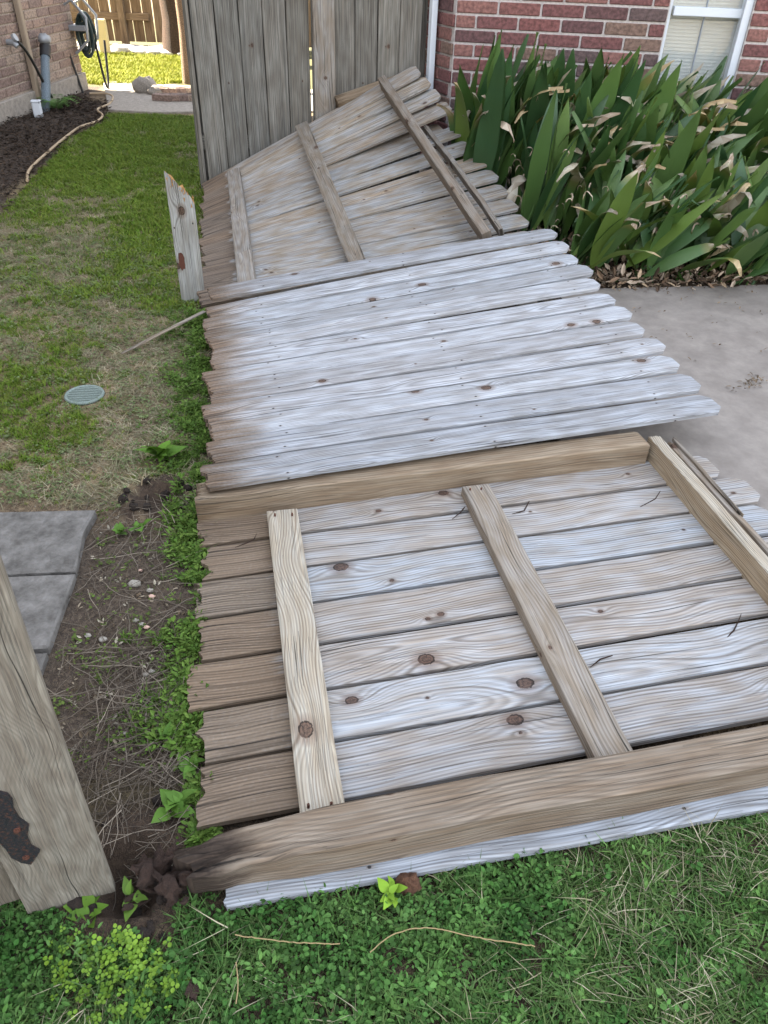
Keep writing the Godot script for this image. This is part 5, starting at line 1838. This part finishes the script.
	# ground cover in front of the near panel
	for i in 27000:
		var x := rng.randf_range(-0.95, 1.15)
		var z := rng.randf_range(-1.05, -0.25)
		var edge := -0.650 - 0.215 * (x + 0.29)
		if x < -0.3: edge = -0.70
		if z < edge + 0.004 and x > -0.34: continue
		if x <= -0.34 and z < -0.60 + (x + 0.45) * 0.3: continue
		if Vector2(x - hole_at.x, z - hole_at.z).length() < 0.12: continue
		var y := ground_y(x, z)
		var n := ground_noise.get_noise_2d(x * 220.0, z * 220.0)
		var n2 := ground_noise.get_noise_2d(x * 700.0 + 70.0, z * 700.0)
		var n3 := ground_noise.get_noise_2d(x * 330.0 + 900.0, z * 330.0)
		var dry := clampf((x - 0.2) * 1.0 + n * 1.6 + 0.36, 0.16, 0.9)
		if x < -0.25: dry = clampf(0.4 + n * 1.4, 0.1, 0.85)
		if n2 < -0.24: continue
		var lime := clampf(1.0 - pow((x + 0.43) / 0.13, 2) - pow((z + 0.56) / 0.10, 2), 0.0, 1.0)
		var tone := clampf(0.5 + n3 * 1.4, 0.0, 1.0)
		var col := Color(0.038, 0.10, 0.022).lerp(Color(0.085, 0.17, 0.045), tone) * rng.randf_range(0.4, 1.4)
		var r := rng.randf()
		if rng.randf() < lime * 0.2:
			c_x.append(place(x, y + 0.006, z, rng.randf_range(0.7, 1.15), 0.4)); c_c.append(Color(0.17, 0.28, 0.035).lerp(Color(0.10, 0.18, 0.03), rng.randf()) * rng.randf_range(0.8, 1.2))
		elif r > dry:
			var yy := y + rng.randf() * 0.012
			if n3 + rng.randf_range(-0.5, 0.5) > 0.12:
				o_x.append(place(x, yy, z, rng.randf_range(0.3, 0.9), 0.7)); o_c.append(col)
			else:
				s_x.append(place(x, yy, z, pow(rng.randf(), 1.5) * 0.7 + 0.32, 0.7)); s_c.append(col)
		elif r < dry * 0.62:
			g_x.append(place(x, y, z, rng.randf_range(0.5, 1.25), 0.6)); g_c.append(col.lerp(Color(0.14, 0.20, 0.08), rng.randf() * 0.6))
		elif rng.randf() < 0.4 * dry * dry + 0.03:
			d_x.append(place(x, y + 0.004 + rng.randf() * 0.018, z, rng.randf_range(0.5, 1.2), 0.5)); d_c.append(Color(0.42, 0.38, 0.27).lerp(Color(0.2, 0.18, 0.11), rng.randf()) * rng.randf_range(0.6, 1.15))
	# fringe along the driveway and the bed is built with the plants; sunlit lawn beyond the patio
	var b_x := []; var b_c := []
	for i in 9000:
		var z := rng.randf_range(-12.0, -9.45)
		var x := rng.randf_range(-5.2, -1.6)
		if z > -9.7 and x > -2.6: continue
		b_x.append(place(x, 0.0, z, rng.randf_range(0.8, 1.5), 0.3)); b_c.append(Color(0.15, 0.18, 0.018).lerp(Color(0.23, 0.235, 0.028), rng.randf()) * rng.randf_range(0.8, 1.15))
	scatter("lawn_grass", fresh, M.blade, g_x, g_c, "short green grass growing in patches round the fallen panels", "grass")
	scatter("lawn_grass", fresh_far, M.blade, f_x, f_c, "thin green lawn grass between the brick house and the fence line", "grass")
	scatter("dry_grass", thatch, M.blade_dry, t_x, t_c, "dry straw coloured thatch over the worn lawn", "grass")
	scatter("ground_cover", sprig, M.leaf, s_x, s_c, "small round-leaved green weeds covering the ground beside the panels", "ground cover")
	scatter("ground_cover", oval, M.leaf, o_x, o_c, "narrow oval-leaved green weeds mixed into the ground cover", "ground cover")
	scatter("leaf_litter", leaf_sprig(2, 0.022, 0.008, 0.02, 78, 0.4), M.dead_leaf, l_x, l_c, "brown leaf bits and crumbs over the bare earth by the gate", "litter")
	scatter("clover", trefoil, M.leaf, c_x, c_c, "lime-green clover patch by the rotten post foot", "clover")
	scatter("dry_grass", straw, M.blade_dry, d_x, d_c, "thin dry straw blades among the near green weeds", "grass")
	scatter("lawn_grass", fresh_far, M.blade, b_x, b_c, "bright sunlit yellow-green lawn beyond the patio", "grass")
	# twigs on the bare earth
	var tw_x := []; var tw_c := []
	var twig := tube([Vector3(-0.5, 0, 0), Vector3(-0.2, 0.02, 0.03), Vector3(0.15, 0.01, -0.02), Vector3(0.5, 0.03, 0.03)], [0.008, 0.007, 0.006, 0.003], 5)
	for i in 900:
		var z := rng.randf_range(-1.9, -0.72)
		var x := rng.randf_range(-0.95, fence_x(z) - 0.02)
		if i > 600:
			z = rng.randf_range(-1.25, -0.72)
			x = rng.randf_range(-0.65, fence_x(z) - 0.02)
		if x < -0.80 - (z + 1.3) * -0.12 and z > -1.86 and z < -1.15: continue
		tw_x.append(place(x, ground_y(x, z) + 0.004 + rng.randf() * 0.014, z, rng.randf_range(0.04, 0.16), 0.14))
		tw_c.append(Color(0.11, 0.09, 0.07).lerp(Color(0.28, 0.24, 0.19), pow(rng.randf(), 2.0)) * rng.randf_range(0.5, 1.2))
	scatter("twigs", twig, M.twig, tw_x, tw_c, "fine dry twigs strewn over the bare earth beside the gate", "twigs")
	# bits of dark mulch by the brick house
	var m_x := []; var m_c := []
	for i in 5000:
		var z := rng.randf_range(-8.7, -4.0)
		var x := rng.randf_range(-3.5, mulch_x(z) + 0.03)
		m_x.append(place(x, ground_y(x, z) + 0.004, z, rng.randf_range(0.8, 2.6), 0.6))
		m_c.append(Color(0.05, 0.038, 0.03) * rng.randf_range(0.4, 1.8))
	scatter("mulch", leaf_sprig(3, 0.014, 0.01, 0.02, 31, 0.4), M.dead_leaf, m_x, m_c, "dark bark mulch in the bed along the tan brick wall", "mulch")
	# weeds that stand out
	var w0 := on_plane(166, 462)
	broad_weed(Vector3(w0.x, 0.01, w0.z), 9, 0.085, Color(0.10, 0.20, 0.03), "bright broadleaf weed at the foot of the middle panel")
	w0 = on_plane(390, 900)
	broad_weed(Vector3(w0.x, 0.03, w0.z), 6, 0.03, Color(0.16, 0.28, 0.03), "tiny lime-green seedling below the near panel's edge")
	w0 = on_plane(88, 915)
	broad_weed(Vector3(w0.x, 0.0, w0.z), 6, 0.04, Color(0.10, 0.19, 0.03), "small green weed at the foot of the gate board")
	w0 = on_plane(135, 905)
	broad_weed(Vector3(w0.x, 0.01, w0.z), 5, 0.035, Color(0.09, 0.16, 0.03), "small green weed by the rotten post's foot")
	w0 = on_plane(178, 810)
	broad_weed(Vector3(w0.x, 0.01, w0.z), 12, 0.045, Color(0.08, 0.16, 0.03), "leafy green weed beside the ragged picket feet")
	for q in [[170, 740], [190, 770], [120, 535], [140, 530]]:
		w0 = on_plane(q[0], q[1])
		broad_weed(Vector3(w0.x, 0.0, w0.z), 8, 0.035, Color(0.08, 0.16, 0.03), "small leafy weed growing on the bare earth strip", "broadleaf_weed", "weeds on the bare earth")
	# fern by the pipe
	var fp := on_plane(58, 110)
	var fern := thing("fern", fp, "green feathery fern at the foot of the tan brick wall", "fern")
	for k in 26:
		var a := TAU * k / 26 + rng.randf_range(-0.2, 0.2)
		var st := SurfaceTool.new()
		st.begin(Mesh.PRIMITIVE_TRIANGLES)
		st.set_smooth_group(-1)
		st.set_color(Color(0.10, 0.2, 0.05) * rng.randf_range(0.7, 1.3))
		var l := rng.randf_range(0.16, 0.3)
		var d := Vector3(cos(a), 0, sin(a))
		var s := d.cross(Vector3.UP)
		for i in 12:
			var t := (i + 1) / 13.0
			var c := d * l * t * 0.8 + Vector3.UP * (l * (1.3 * t - 1.1 * t * t))
			for sg in [-1.0, 1.0]:
				tri(st, c, c + d * 0.018, c + s * sg * 0.05 * (1.0 - t * 0.7) + d * 0.02, Vector3.UP)
		part("frond", done(st), M.leaf, fern)
